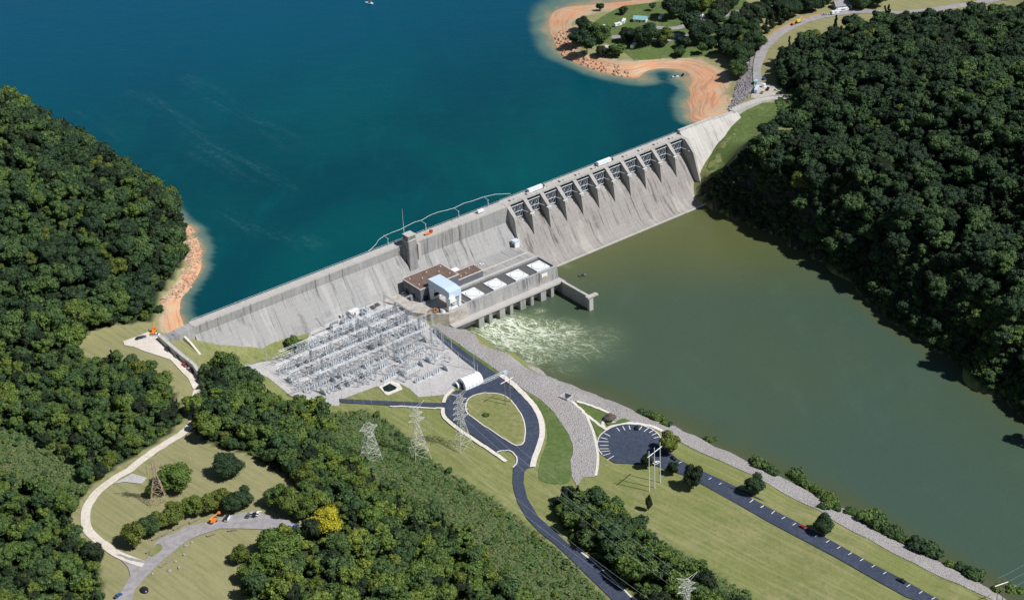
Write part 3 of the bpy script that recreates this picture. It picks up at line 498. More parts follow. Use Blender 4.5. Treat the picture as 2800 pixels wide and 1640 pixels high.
# elevator tower
mb=MB(); mb.ext([(6.2,12),(6.2,49.2),(13.2,49.2),(13.2,23),(14.5,12)],142.6,149.4)
tw=mb.build('elevator_tower',M['conc'],dam,D0)
mb=MB(); mb.prism([(142.4,6.0),(149.6,6.0),(149.6,13.4),(142.4,13.4)],49.2,49.6); mb.box((142.9,6.5,49.6),(149.1,12.9,52.8)); mb.prism([(142.5,6.1),(149.5,6.1),(149.5,13.3),(142.5,13.3)],52.8,53.2); mb.build('tower_cap',M['pale'],tw,D0)
mb=MB()
for i in range(6): x=143.4+i*1.0; mb.box((x,12.85,50.2),(x+.5,12.98,52.3)); 
for i in range(6): x=7.0+i*1.0; mb.box((142.82,x,50.2),(142.95,x+.5,52.3))
mb.build('tower_window',M['glass'],tw,D0)
mb=MB(); mb.bar((143.6,7.2,53.2),(143.6,7.2,72),.22,6,.09); mb.bar((143.6,7.2,56),(143.6,7.2,58),.32,6); mb.build('antenna_mast',M['steel'],tw,D0)
for k in range(1): pass
mb=MB().prism([(152.3,9.02),(154.6,9.02),(154.6,10.4),(152.3,10.4)],20,43.2).build('face_pilaster',M['pale'],dam,D0)
# spillway: ogee, piers, gates
og=[(0,-7),(0,28),(2,31.6),(5,32.8),(7.5,32.3),(10,30.6),(12.5,27.9),(15,24.6),(18,20.0),(21,15.2),(24,10.6),(27,6.7),(30,3.6),(33,1.6),(36.4,.55),(37.0,.5),(37.0,-7)]
def ogz(t):
    o_=og[1:-1]; return float(np.interp(t,[p[0] for p in o_],[p[1] for p in o_]))
sp=MB().ext(og,233.2,403.2).build('spillway_face',M['spill'],dam,D0)
PS=231.5
def pier(pr,a,b_,full=12.5,tip=.55,lean=0):
    mb=MB(); c_=(a+b_)/2; n=len(pr); hw=lambda t: (b_-a)/2 if t<full else (b_-a)/2+(tip-(b_-a)/2)*min(1,(t-full)/5.5)
    mb.add([(c_-hw(t),t,z) for t,z in pr]+[(c_+hw(t),t,z) for t,z in pr],[(i,(i+1)%n,n+(i+1)%n,n+i) for i in range(n)]+[tuple(range(n))[::-1],tuple(range(n,2*n))]); return mb
for i in range(12):
    a=PS+15.24*i; b_=a+3.05
    pr=[(18.4,4),(-1.2,4),(-1.2,43.0),(0,43.9),(8.3,43.9),(12.5,40.3),(15.6,37.5),(16.4,35.6),(17.6,26),(18.4,19.3)]
    if i==0: pr=[(38,-4),(-1.2,-4),(-1.2,43.0),(0,43.9),(8.3,43.9),(12.5,40.3),(15.6,37.5),(16.4,35.6),(17.6,25.5),(20,19.5),(24,12.6),(28,7.6),(33,3.6),(38,1.8)]
    if i==11: pr=[(38.2,-4),(-1.2,-4),(-1.2,43.0),(0,43.9),(11.5,43.9),(15,40.5),(19.6,35.6),(24.5,22),(28,13),(33,6),(38.2,1.8)]; a,b_=399.2,402.2
    pier(pr,a,b_,tip=.9 if i==0 else .75).build('pier',M['pier'],dam,D0)
    if 0<i<12:
        k=MB()
        for dx in (-.9,.0,.9): k.bar((a+1.5+dx,15.4,36.6),(a+1.5+dx,17.6,34.4),.2)
        k.bar((a-.6,15.9,36.2),(a+3.6,15.9,36.2),.3,6); k.build('trunnion_bracket',M['white'],dam,D0)
MB().ext([(37.0,-7),(37.0,.75),(38.3,.75),(38.3,-7)],234.5,399).build('toe_sill',M['pale'],dam,D0)
for i in range(11):
    a=PS+15.24*i+3.1; b_=a+12.1; c0_=(a,0,0)
    g=MB(); R_=9.0; ct=(16,36.5); arc=[]
    for k in range(9):
        th=math.radians(-24+ (62*k/8)); arc.append((ct[0]-R_*math.cos(th),ct[1]+R_*math.sin(th)))
    skin=g.ext(arc+[(p[0]+.3,p[1]) for p in arc][::-1],a+.1,b_-.1).build('spillway_gate',M['steelb'],dam,D0)
    f=MB(); m_=(a+b_)/2; t1,z1,t2,z2_,t3,z3=8.6,42.4,8.9,32.9,9.0,37.4; x0,x1,xm=a+.6,b_-2.2,a+6.0
    f.bar((a+.2,t1,z1),(b_-1.0,t1,z1),.27); f.bar((x0,t2,z2_),(b_-1.4,t2,z2_),.27); f.bar((x0,t3,z3),(x1,t3,z3),.2)
    for x in (x0+.3,x1,xm,(x0+xm)/2): f.tube([(x,t2,z2_),(x,t3,z3),(x,t1,z1)],.2 if x==x1 else .13,4)
    for p,q in (((x0,t1,z1),(xm,t3,z3)),((xm,t1,z1),(x0,t3,z3)),((x1,t1,z1),(xm,t3,z3)),((xm,t1,z1),(x1,t3,z3)),((x0,t3,z3),(xm,t2,z2_)),((x1,t3,z3),(xm,t2,z2_))): f.bar(p,q,.12)
    for t_,z_ in ((t3,z3),): f.bar((x1,t_,z_),(b_-.5,13.5,36.8),.2)
    f.build('gate_frame',M['steel'],skin,D0)
    hb=MB().box((m_-2.6,2.0,44.16),(m_-.2,4.2,45.3)).box((m_+1.0,2.3,44.16),(m_+2.6,3.8,44.9)).build('gate_hoist',M['pale'],dam,D0)
# right abutment block and curved wing wall
mb=MB(); mb.ext([(-.4,-7),(-.4,47.4),(2.2,47.4),(2.2,46.4),(7.5,40.5),(7.5+.7*30,10.5),(7.5+.7*47,-7)],402.3,437); mb.build('right_section',M['pale'],dam,D0)
mb=MB(); mb.ext([(-.4,-7),(-.4,45.6),(2.2,45.6),(2.2,45),(6.8,41),(6.8+.7*24,17),(30,-7)],437.01,462); mb.build('right_section',M['pale'],dam,D0)
def wallpath(name,pts,zt,zb,wd,m,parent=None,label=None,cat=None):
    b0=np.array([pts[0][0],pts[0][1],0.]); mb=MB(); L=[];R=[]
    for i,p in enumerate(pts):
        a=np.array(pts[max(0,i-1)][:2]);b_=np.array(pts[min(len(pts)-1,i+1)][:2]); d_=(b_-a)/np.hypot(*(b_-a)); nn=np.array([-d_[1],d_[0]])*wd/2; L.append(np.array(p[:2])+nn);R.append(np.array(p[:2])-nn)
    n=len(pts); zt=zt if hasattr(zt,'__len__') else [zt]*n; zb=zb if hasattr(zb,'__len__') else [zb]*n
    for i in range(n-1):
        q=[L[i],R[i],R[i+1],L[i+1]]; q=[(v[0]-b0[0],v[1]-b0[1]) for v in q]; mb.prism(q,[zb[i],zb[i],zb[i+1],zb[i+1]],[zt[i],zt[i],zt[i+1],zt[i+1]])
    o=mb.build(name,m,parent); o.location=(b0[0],b0[1],0); return tag(o,label,cat) if label else o
wing=[P(x,y,46)[:2] for x,y in ((1800,272),(1830,259),(1868,246),(1895,241),(1930,239),(1958,238))]
wallpath('wing_wall',wing,[46]*6,[28,28,30,34,38,40],6.5,M['pale'],None,'pale curved concrete wing wall at the right end of the dam','wall')
wallpath('wing_parapet',[(p[0]+.5,p[1]+2.4) for p in wing],[47.0]*6,[46]*6,.5,M['deck'],None,'thin parapet on the curved wing wall','parapet')
# left retaining wall beside the dirt lot
rw=[P(x,y,46)[:2] for x,y in ((392,827),(425,856),(452,878),(477,897),(490,914),(498,932))]
wallpath('retaining_wall',rw,[47,47,46.8,46.6,46,44.8],[30,30,30,30,32,34],2.2,M['pale'],None,'long pale retaining wall curving down from the left end of the dam','wall')
wallpath('flume',[P(x,y,40)[:2] for x,y in ((447,825),(470,842),(491,860))],[41.6,39.6,36.6],[34,32,30],1.4,M['curb'],None,'narrow pale concrete drain running down the grass from the dam','drain')
# ================================================================ POWERHOUSE
pf=(152,19,0); ph=thing('powerhouse',(152,43,18),'long low concrete powerhouse with four round white hatches on its roof','powerhouse'); PF=(152,43,18)
ZD=18
mb=MB(); 
mb.ext([(19.5,2),(19.5,ZD),(43,ZD),(43,ZD+.9),(44.6,ZD+.9),(44.6,ZD-.6),(62.4,ZD-.6),(62.4,ZD+.9),(64.2,ZD+.9),(65.0,9.6),(65.0,2)],152,230.8); 
mb.box((152,44.6,ZD-.6),(153.4,62.4,ZD+.88)).box((229.4,44.6,ZD-.6),(230.8,62.4,ZD+.88)); wallo=mb.build('wall',M['conc'],ph,PF)
MB().ext([(60,3),(60,9.6),(70.4,9.6),(70.4,8.2),(66.5,7.6),(66.5,3)],136,232).build('draft_tube_deck',M['deck'],ph,PF)
mb=MB()
for i in range(9):
    s=157.5+i*9.0; wd=2.6 if i%2 else 4.6; mb.box((s,64,-4),(s+wd,69.6,8.1))
mb.box((140,58,-4),(232,63.8,7.9)); mb.build('tailrace_pier',M['conc'],ph,PF)
for i in range(9): s=157.5+i*9.0; MB().bar((s-4.4,66.5,4.6),(s,66.5,4.6),.5).build('strut',M['pale'],ph,PF)
b=NB('roof_slats'); x=b.n('SeparateXYZ'); b.l(b.coord(True),x.inputs[0]); fr=b.math('FRACT',b.math('MULTIPLY',x.outputs[0],.9)); M['slat']=b.fin(b.mix(b.math('LESS_THAN',fr,.45),(.07,.068,.07),(.16,.155,.155)),.8)
MB().box((153.41,44.61,17.4),(229.39,62.39,17.62)).build('roof_grating',M['slat'],ph,PF)
for i,(s,t) in enumerate(((164.5,54.5),(183.7,54.5),(203.0,54.5),(221.8,54.5))):
    h=MB().box((s-5.6,t-5.9,17.62),(s+5.6,t+5.9,18.5)).build('hatch_cover',M['white'],ph,PF)
    mb=MB(); pts=[(s+4.9*math.cos(a),t+4.9*math.sin(a),18.62) for a in np.linspace(0,2*math.pi,33)]; mb.tube(pts,.09,4); mb.build('hatch_ring',M['dark'],h,PF)
    MB().bar((s,t,18.5),(s,t,18.62),4.7,28).build('hatch_lid',M['white'],h,PF)
for t in (43.8,63.3): MB().box((137,t-.15,ZD+.9 if True else 0),(229.6,t+.15,ZD+1.12)).build('crane_rail',M['steel'],ph,PF)
mb=MB().box((216.5,64.55,14.6),(221.5,64.9,17.6)).build('wall_sign',M['white'],ph,PF); MB().box((217.2,64.9,14.7),(220.8,64.96,15.7)).build('sign_band',M['yellow'],mb,PF)
# yard slab left of the roof
yd=MB().prism([(112,19.5),(152,19.5),(152,66),(136,66),(126,58),(118,46),(118,34)],4,ZD-.02).build('yard_slab',M['yard'],None,(112,19.5,0)); yd.location=W(112,19.5,0); yd.rotation_euler=(0,0,AZ); tag(yd,'pale paved powerhouse yard between the dam and the switchyard',kind='structure')
MB().prism([(137,62.8),(152,62.8),(152,64.6),(137,64.6)],ZD,ZD+.9).build('rail_beam',M['deck'],ph,PF); MB().prism([(137,43),(152,43),(152,44.6),(137,44.6)],ZD,ZD+.88).build('rail_beam',M['deck'],ph,PF)
M['broof']=simple('brown_gravel_roof',(.155,.105,.085),.95,.2,.3); M['trim']=simple('pale_trim',(.6,.55,.5),.7); M['bwall']=simple('building_wall_shaded',(.13,.145,.17),.85)  # service building wall: shade of its unlit side put into the dark bluish colour
def flatroof(fr,s0,s1,t0,t1,z0,z1,label,vents):
    o=thing('service_building',fr,label,'building')
    MB().box((s0,t0,z0),(s1,t1,z1-.5)).build('wall',M['bwall'],o,fr); MB().box((s0-.4,t0-.4,z1-.5),(s1+.4,t1+.4,z1)).build('roof_edge',M['trim'],o,fr)
    r=MB().box((s0+.2,t0+.2,z1),(s1-.2,t1-.2,z1+.06)).build('roof',M['broof'],o,fr)
    for (a,b_) in vents: MB().bar((s0+a,t0+b_,z1+.06),(s0+a,t0+b_,z1+.8),.45,8).build('roof_vent',M['trim'],r,fr)
    return o
o=flatroof((131,20.5,18),131,163,20.5,41,18,28.2,'tall brown-roofed service building against the dam',[(3,4),(3,15),(10,9),(17,4),(24,9),(29,4),(28,16),(21,15)])

for a_,b_ in (((133.5,41.0,18),(137,41.15,22)),((142,41.0,18),(146,41.15,22.5))): MB().box(a_,b_).build('door',M['glass'],o,(131,20.5,18))
for a_,b_ in (((130.85,24,19),(131.0,27,25)),((130.85,31,19),(131.0,34,25))): MB().box(a_,b_).build('window',M['glass'],o,(131,20.5,18))
flatroof((163.5,29.5,18),163.5,184.5,29.5,40,18,23.2,'lower brown-roofed wing next to the tall service building',[(3,3),(9,7),(15,3),(4,8)])
o=thing('roof_house',(163.5,24,18),'white box-shaped housing behind the lower brown-roofed wing','housing'); MB().box((164,23,18),(174,27.5,22.4)).build('body',M['white'],o,(163.5,24,18)); MB().box((163.95,24,18.4),(164.0,27,21.4)).build('louvre',M['glass'],o,(163.5,24,18))
# light bands (pipe gallery kerbs) on the deck
mb=MB(); mb.box((186,33,18),(229,33.6,18.3)); mb.box((152.5,41.3,18),(229,42.0,18.35)); mb.box((152.5,38.9,18),(186,39.3,18.25)); mb.build('deck_kerb',M['trim'],ph,PF)
# gantry crane
cf=(136.8,53.6,19); cr=thing('gantry_crane',cf,'pale blue gantry crane straddling the powerhouse yard','crane')
M['crane']=simple('pale_blue_crane_paint',(.56,.68,.80),.4,.04); M['cranew']=simple('white_crane_paint',(.82,.86,.9),.4,.04)
mb=MB(); mb.prism([(137.4,41.6),(147.4,41.6),(147.4,60),(137.4,60)],28.5,34.2); mb.prism([(137.4,60),(147.4,60),(147.4,65.5),(137.4,65.5)],28.5,[34.2,34.2,33.2,33.2]); mb.build('machine_house',M['crane'],cr,cf)
for t in (43.8,63.3):
    l=MB()
    for s in (138.2,146.6):
        l.add([(s-.9,t-1,19.6),(s+.9,t-1,19.6),(s+.9,t+1,19.6),(s-.9,t+1,19.6),(s-.9,t-2.0,28.5),(s+.9,t-2.0,28.5),(s+.9,t+2.0,28.5),(s-.9,t+2.0,28.5)],[(3,2,1,0),(4,5,6,7),(0,1,5,4),(1,2,6,5),(2,3,7,6),(3,0,4,7)])
    l.box((137.4,t-.7,19.2),(147.4,t+.7,20.2)).box((139.1,t-.5,23.6),(145.7,t+.5,24.4)); l.build('leg',M['cranew'],cr,cf)
MB().box((136.6,65.5,26.2),(141.0,67.4,29.4)).build('cab',M['cranew'],cr,cf)
mb=MB()
for z in (21.5,23.0,24.9,26.3): mb.bar((139.1,64.6,z),(145.7,64.6,z),.14)
mb.bar((139.1,64.6,20.2),(139.1,64.6,27),.12).bar((145.7,64.6,20.2),(145.7,64.6,27),.12); mb.build('ladder',M['steel'],cr,cf)
# training wall
tf=(229.8,66,0); tw_=thing('training_wall',tf,'dark concrete training wall jutting into the river from the powerhouse','wall')
MB().box((229.2,70.5,-5),(230.8,100,9.6)).build('wall_panel',M['pier'],tw_,tf); MB().box((229.0,70.5,9.6),(231.0,100,9.95)).build('coping',M['pale'],tw_,tf)
MB().box((227.8,100,-5),(231.2,102.4,9.0)).build('end_pier',M['pale'],tw_,tf); MB().box((226.4,99.6,9.96),(235.6,102.8,11)).build('end_cap',M['pale'],tw_,tf)
# small things on the yard
o=thing('gatehouse',(229.6,22,18),'small white box house at the foot of the first spillway wall','hut'); MB().box((226.6,18.6,18),(230.6,22.6,22.8)).build('wall',M['white'],o,(229.6,22,18)); MB().box((226.2,18.2,22.8),(230.9,23,23.1)).build('roof',M['crane'],o,(229.6,22,18)); MB().box((226.5,19.4,18),(226.6,21,20.6)).build('door',M['glass'],o,(229.6,22,18))
def pile(name,s,t,z,m,n,r,label,cat,sz=.9):
    fr=(s,t,z); o=thing(name,fr,label,cat); mb=MB()
    for _ in range(n):
        a=rng.uniform(0,6.28); q=r*math.sqrt(rng.random()); x=s+q*math.cos(a)*1.5; y=t+q*math.sin(a)*.7; h=z+.3+rng.random()*max(.3,(1.8-q*.3)); d_=rng.normal(size=3); d_/=np.linalg.norm(d_); L=sz*rng.uniform(.7,2.2)
        mb.bar((x-d_[0]*L,y-d_[1]*L,max(z+.05,h-d_[2]*L*.3)),(x+d_[0]*L,y+d_[1]*L,max(z+.05,h+d_[2]*L*.3)),rng.uniform(.15,.45),5)
    mb.build('pile',m,o,fr); return o
pile('scrap_pile',130.5,57,18,M['rust'],60,3.6,'rust brown heap of machine parts beside the gantry crane','scrap heap')
pile('machine_parts',144,56,18,simple('salmon_primer',(.62,.22,.17),.6),22,2.2,'salmon red machine parts under the gantry crane','machinery')
o=thing('tank',(136.5,61,18),'squat white cylindrical tank at the foot of the gantry crane','tank'); MB().bar((134.4,61.2,18),(134.4,61.2,20.6),1.7,14).build('shell',M['white'],o,(136.5,61,18)); MB().bar((134.4,61.2,20.6),(134.4,61.2,20.75),1.3,14).build('lid',M['steel'],o,(136.5,61,18))
mb=tag(MB().box((-3,-.12,0),(3,.12,.25)).build('barrier_bar',M['yellow']),'yellow barrier bar lying beside the brown heap','barrier'); mb.location=W(124,54.5,18.0); mb.rotation_euler=(0,0,AZ-.9)
# festoon hose on posts along the upstream parapet
pts=[((945,612),44.2),((955,600),45.6),((962,588),47.2),((966,583),48)]
hf=(120,-1,44); hs=thing('hose_line',hf,'thin white curving hose carried on posts above the upstream side of the crest','hose')
posts=[134.5,166.5,195,221]; mb=MB()
H_=[(119,-1.5,45),(123,-2.2,45.8),(127,-3,47.3),(129.5,-3.4,49.4),(134.5,-3.6,50.6),(141,-3,51.3),(147,-2.6,51.4),(154,-3.6,51.6),(160,-4.2,51.8),(166.5,-4,51.4),(174,-4.8,52.2),(182,-5.3,51.9),(189,-5,51.0),(195,-4.5,50.8),(204,-5.5,51.0),(212,-5.6,50.2),(221,-4.6,50.6),(231,-3.8,49.6),(243,-2.2,46.6)]
mb.tube(H_,.12,5).build('hose',M['white'],hs,hf)
for s in posts:
    MB().bar((s,.2,44),(s,.2,50.4),.28,6).bar((s-.2,1.6,50.3),(s-.2,-4.4,50.7),.22).bar((s,2.5,44.3),(s,.3,49),.1).build('davit_post',M['steel'],hs,hf)
# ================================================================ TREES
def leafmat(name,cols,loc=True,rnd=.6):
    b=NB(name); oi=b.n('ObjectInfo'); r=b.n('ValToRGB'); r.color_ramp.elements[0].position=0; el=r.color_ramp.elements; el[0].color=(*cols[0],1); el[1].position=1; el[1].color=(*cols[-1],1)
    for i,cc in enumerate(cols[1:-1]): e=el.new((i+1)/(len(cols)-1)); e.color=(*cc,1)
    f=oi.outputs['Random']
    if loc:
        nz=b.n('TexNoise'); b.l(oi.outputs['Location'],nz.inputs['Vector']); nz.inputs['Scale'].default_value=.012; nz.inputs['Detail'].default_value=2
        f=b.math('ADD',b.math('ADD',b.math('MULTIPLY',f,rnd),.04),b.math('MULTIPLY',b.math('SUBTRACT',nz.outputs['Fac'],.3),1-rnd+.35))
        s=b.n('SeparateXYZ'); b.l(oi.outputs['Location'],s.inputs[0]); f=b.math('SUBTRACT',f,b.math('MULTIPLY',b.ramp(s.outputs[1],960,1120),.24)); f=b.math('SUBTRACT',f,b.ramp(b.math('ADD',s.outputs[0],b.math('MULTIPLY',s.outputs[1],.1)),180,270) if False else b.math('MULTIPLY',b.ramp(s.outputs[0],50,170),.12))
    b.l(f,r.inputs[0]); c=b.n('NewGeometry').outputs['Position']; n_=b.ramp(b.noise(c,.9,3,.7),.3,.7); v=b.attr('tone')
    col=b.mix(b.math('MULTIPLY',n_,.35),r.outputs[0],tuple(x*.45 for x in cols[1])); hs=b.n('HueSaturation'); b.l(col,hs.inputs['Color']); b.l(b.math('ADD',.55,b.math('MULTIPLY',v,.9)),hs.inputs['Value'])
    return b.fin(hs.outputs[0],.75,.25)
M['leaf']=leafmat('broadleaf_foliage',[(.024,.050,.024),(.045,.088,.032),(.075,.130,.040),(.105,.170,.034),(.155,.21,.034),(.24,.25,.034)])
M['leafy']=leafmat('yellow_foliage',[(.42,.36,.02),(.36,.34,.025),(.48,.38,.02)],False)
M['leafg']=leafmat('bright_foliage',[(.10,.15,.028),(.13,.16,.03),(.085,.135,.026)],False)
M['leafd']=leafmat('evergreen_foliage',[(.018,.034,.016),(.026,.044,.020),(.034,.052,.022)],False)
M['leafs']=leafmat('scrub_foliage',[(.06,.13,.045),(.10,.18,.055),(.14,.21,.07),(.19,.22,.09),(.22,.20,.12)])
M['bark']=simple('bark',(.12,.10,.085),.9,.3)
def crown(rs,nl,nq,R=5,Hc=8.5,z0=3.0,q=1.0,shape='round'):
    r=np.random.default_rng(rs); V=[];Fc=[];tone=[]
    lum=[]
    if shape=='cone':
        for k in range(nl):
            u=(k+.5)/nl; rad=R*(1-u)**.85; a=r.uniform(0,6.28); lum.append((rad*.55*math.cos(a),rad*.55*math.sin(a),z0+u*Hc,max(.5,rad*.62),Hc/nl*.9))
    else:
        lum.append((0,0,z0+Hc*.5,R*.72,Hc*.42))
        for k in range(nl-1):
            a=k*2.4+r.uniform(-.4,.4); u=r.uniform(-.55,.95); ra=R*.66*math.sqrt(max(.05,1-u*u*.8))*r.uniform(.75,1.15); lr=R*r.uniform(.28,.48); lum.append((ra*math.cos(a),ra*math.sin(a),z0+Hc*(.5+.42*u),lr,lr*r.uniform(.7,.95)))
    wt_=np.array([l[3]*l[4] for l in lum])
    if shape!='cone': wt_[0]*=.5
    wt_/=wt_.sum()
    for l,wk in zip(lum,wt_):
        n=max(6,int(nq*wk)); d=r.normal(size=(n,3)); d/=np.linalg.norm(d,axis=1)[:,None]; d[:,2]=np.where(d[:,2]<-.35,-d[:,2],d[:,2])
        c_=np.array(l[:3])+d*np.array([l[3],l[3],l[4]])*r.uniform(.82,1.12,(n,1)); nn=d+r.normal(size=(n,3))*.42; nn/=np.linalg.norm(nn,axis=1)[:,None]
        a=np.cross(nn,r.normal(size=(n,3))); a/=np.linalg.norm(a,axis=1)[:,None]; b_=np.cross(nn,a); sz=q*r.uniform(.55,1.15,(n,1)); 
        k0=len(V); pts=np.stack([c_+a*sz,c_+b_*sz*.75,c_-a*sz,c_-b_*sz*.75],1).reshape(-1,3); V+=list(pts); Fc+=[(k0+4*i,k0+4*i+1,k0+4*i+2,k0+4*i+3) for i in range(n)]; tone+=list(np.repeat(r.random(n),4))
        # inner body keeps the crown opaque; its darker tone paints inner shade
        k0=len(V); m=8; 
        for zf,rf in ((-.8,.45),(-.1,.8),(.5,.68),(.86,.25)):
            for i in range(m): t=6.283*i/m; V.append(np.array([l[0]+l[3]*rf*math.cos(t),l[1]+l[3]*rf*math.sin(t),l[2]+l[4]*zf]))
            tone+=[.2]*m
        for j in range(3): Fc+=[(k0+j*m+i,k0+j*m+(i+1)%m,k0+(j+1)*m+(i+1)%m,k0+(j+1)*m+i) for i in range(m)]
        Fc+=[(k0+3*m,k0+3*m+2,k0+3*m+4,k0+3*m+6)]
    return np.array(V),np.array(Fc),np.array(tone)
def mk_crown(name,m,*a,**k):
    v,f,t=crown(*a,**k); me_o=mesh_np('crown',v,f,m,attrs={'tone':t}); return me_o
trunk_mb=MB().bar((0,0,-1.5),(0,0,4.5),.35,6,.22).bar((0,0,3.5),(1.6,.6,6.5),.2,5,.08).bar((0,0,3.2),(-1.4,.9,6.3),.18,5,.08)
PROTO={}
def proto(key,m,*a,**k):
    cr_=mk_crown(key,m,*a,**k); tr=trunk_mb.build('trunk',M['bark']); PROTO[key]=(cr_.data,tr.data); bpy.data.objects.remove(cr_); bpy.data.objects.remove(tr)
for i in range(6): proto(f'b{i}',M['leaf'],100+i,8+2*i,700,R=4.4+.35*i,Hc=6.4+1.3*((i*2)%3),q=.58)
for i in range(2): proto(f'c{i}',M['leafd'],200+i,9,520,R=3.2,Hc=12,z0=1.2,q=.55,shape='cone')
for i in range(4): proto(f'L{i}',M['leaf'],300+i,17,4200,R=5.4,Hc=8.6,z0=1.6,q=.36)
for i in range(2): proto(f'Y{i}',M['leafy'],400+i,15,3200,R=5.2,Hc=9,z0=1.2,q=.38)
for i in range(3): proto(f'G{i}',M['leafg'],450+i,14,2600,R=5.2,Hc=8.6,z0=1.2,q=.42)
for i in range(2): proto(f'D{i}',M['leafd'],480+i,14,2400,R=4.8,Hc=9,z0=.6,q=.42)
for i in range(3): proto(f's{i}',M['leafs'],500+i,5,150,R=2.0,Hc=1.7,z0=-.3,q=.42)
for i in range(2): proto(f'h{i}',M['leaf'],520+i,7,420,R=2.4,Hc=3.0,z0=-.3,q=.34)
PRINST={}
def plant(key,p,sc_,label,cat='tree',group=None,rz=None,name='tree',zs=1,trunk=True):
    o=empty(name,(p[0],p[1],p[2]-.15),rng.uniform(0,6.28) if rz is None else rz,label=label,cat=cat,group=group)
    o.scale=(sc_,sc_,sc_*zs); cd,td=PROTO[key]; c_=bpy.data.objects.new('crown',cd); COL.objects.link(c_); c_.parent=o
    PRINST.setdefault(key,c_)
    if trunk: t_=bpy.data.objects.new('trunk' if cat=='tree' else 'stem',td); COL.objects.link(t_); t_.parent=o
    return o
# isolated trees: pixel of the base, crown diameter in metres
iso=[((433,1206),22,'L0','huge round dark green tree beside the rusty lattice tower on the overlook lawn'),((562,1170),19,'L1','large round green tree alone on the lawn above the parking curve'),
((333,1340),15,'G2','leftmost olive green tree of the row beside the overlook parking, at the road junction'),((368,1318),13,'L3','dark green tree second from the left in the overlook parking row'),((398,1300),12,'G0','yellow-green tree third from the left in the overlook parking row'),((430,1290),14,'G1','yellow-green tree fourth from the left in the overlook parking row'),
((478,1268),13,'L0','dark green tree at the left of the middle clump above the overlook parking'),((520,1262),12,'G0','green tree just right of the left end of the middle clump'),((545,1243),12,'GY','tree with orange-yellow top in the middle clump above the overlook parking'),((572,1262),12,'L2','green tree near the right of the middle clump above the overlook parking'),((600,1250),13,'L3','dark green tree at the right end of the middle clump above the overlook parking'),
((685,1245),14,'L1','tall dark green tree at the left of the clump right of the overlook parking'),((718,1268),17,'G2','olive green tree in the middle of the clump right of the overlook parking'),((752,1280),15,'G0','olive green tree just left of the golden yellow tree'),((804,1316),21,'Y0','golden yellow tree standing at the edge of the wood'),((766,1332),13,'D0','dark green round tree just below the golden yellow tree'),
((690,1385),26,'L2','very large green tree below the overlook parking'),((655,1420),17,'L0','dark green tree on the lawn edge left of the very large green tree'),((592,1385),11,'G1','thin yellow-green tree on the lower overlook lawn'),((372,1222),7,'G2','small yellow-green tree at the foot of the rusty lattice tower'),
((1646,1116),15,'G2','round olive green tree at the edge of the circular parking lot'),((1592,1153),9,'D1','dark evergreen tree left of the tall white poles'),((1655,1168),8,'D0','small dark evergreen tree right of the tall white poles'),((1706,1203),14,'D1','broad dark evergreen tree beside the straight river road'),((1858,1216),13,'L3','green tree on the grass between river road and riprap'),((2026,1312),12,'L1','round green tree throwing its shadow over the parked car'),((1597,1256),4.5,'D0','narrow dark cypress-like tree on the lawn below the white poles'),
((195,800),24,'GL','large bright green tree at the edge of the dirt clearing'),((1996,112),20,'GL','large bright green tree near the curving hill road')]
n_tree=0
for (px,py),dm,k,lab in iso:
    p=G(px,py); zs=1.
    if k=='GY': k='G1'
    if k=='GL': k='G0'
    if k[0]=='D': zs=1.25
    if 'narrow' in lab: zs=2.6
    if dm>18: zs=.72
    plant(k,p,dm/11.2,lab,zs=zs); n_tree+=1
plant('Y1',G(540,1222),.45,'small golden tree behind the middle clump on the overlook lawn'); n_tree+=1
camp=[(1100,150,7),(1385,110,6),(1580,190,17),(1780,110,18),(1900,120,17),(700,300,11),(790,400,14),(880,420,14),(660,460,13),(740,540,13),(1135,420,12),(1330,460,17),(1500,440,13),(1000,560,9),(1060,560,10),(880,560,9),(1660,560,8),(1750,380,19),(1850,430,17),(2000,260,13),(2050,180,15),(2150,90,12),(2080,400,13),(2200,330,15),(2190,430,14),(2300,260,14),(2350,380,15),(2390,500,15),(2290,520,13),(2240,640,13),(2250,740,11),(2290,600,13),(1960,480,9),(1870,540,8),(870,110,6),(1480,460,8),(2010,60,13),(2120,520,10),(1700,480,10),(1930,350,11),(1640,60,12)]
cz=[(1230,400,'c'),(1300,340,'c'),(1130,260,'b'),(1230,200,'b'),(1560,190,'b'),(1460,170,'b'),(1700,150,'b'),(1800,130,'b'),(1900,80,'b'),(2280,90,'b'),(1040,200,'b'),(1060,380,'c'),(1110,470,'c'),(1090,560,'b'),(960,520,'b'),(760,640,'b'),(930,640,'b'),(960,760,'b'),(930,850,'b'),(900,920,'b'),(1150,330,'c'),(1380,290,'c'),(1480,230,'b'),(870,700,'b'),(1010,620,'b'),(1650,90,'b'),(1500,60,'b'),(1350,60,'b'),(1240,70,'b'),(2180,60,'b')]
kk=['L0','L1','L2','L3','G0','b1','b3','L2']
for i,(x,y,dm) in enumerate(camp):
    p=G(*z2((x,y))[0]); k=kk[(i*5)%8] if i%5 else 'D0'; plant(k,p,dm/11.2*1.32,'leafy tree shading the campground on the far peninsula',group='trees of the campground peninsula',zs=.9); n_tree+=1
cz+=[(2330,110,'b'),(2420,90,'b'),(2520,80,'b'),(2400,40,'b'),(1960,40,'b'),(1400,180,'b'),(1620,120,'b'),(1740,60,'b')]
for x,y,t in cz:
    p=G(*zr((x,y))[0]); plant(('c%d'%(x%2)) if t=='c' else kk[(x//10)%4],p,1.35 if t=='c' else 1.2+.45*rng.random(),'tree between the campground and the curving hill road',group='trees beside the curving hill road'); n_tree+=1
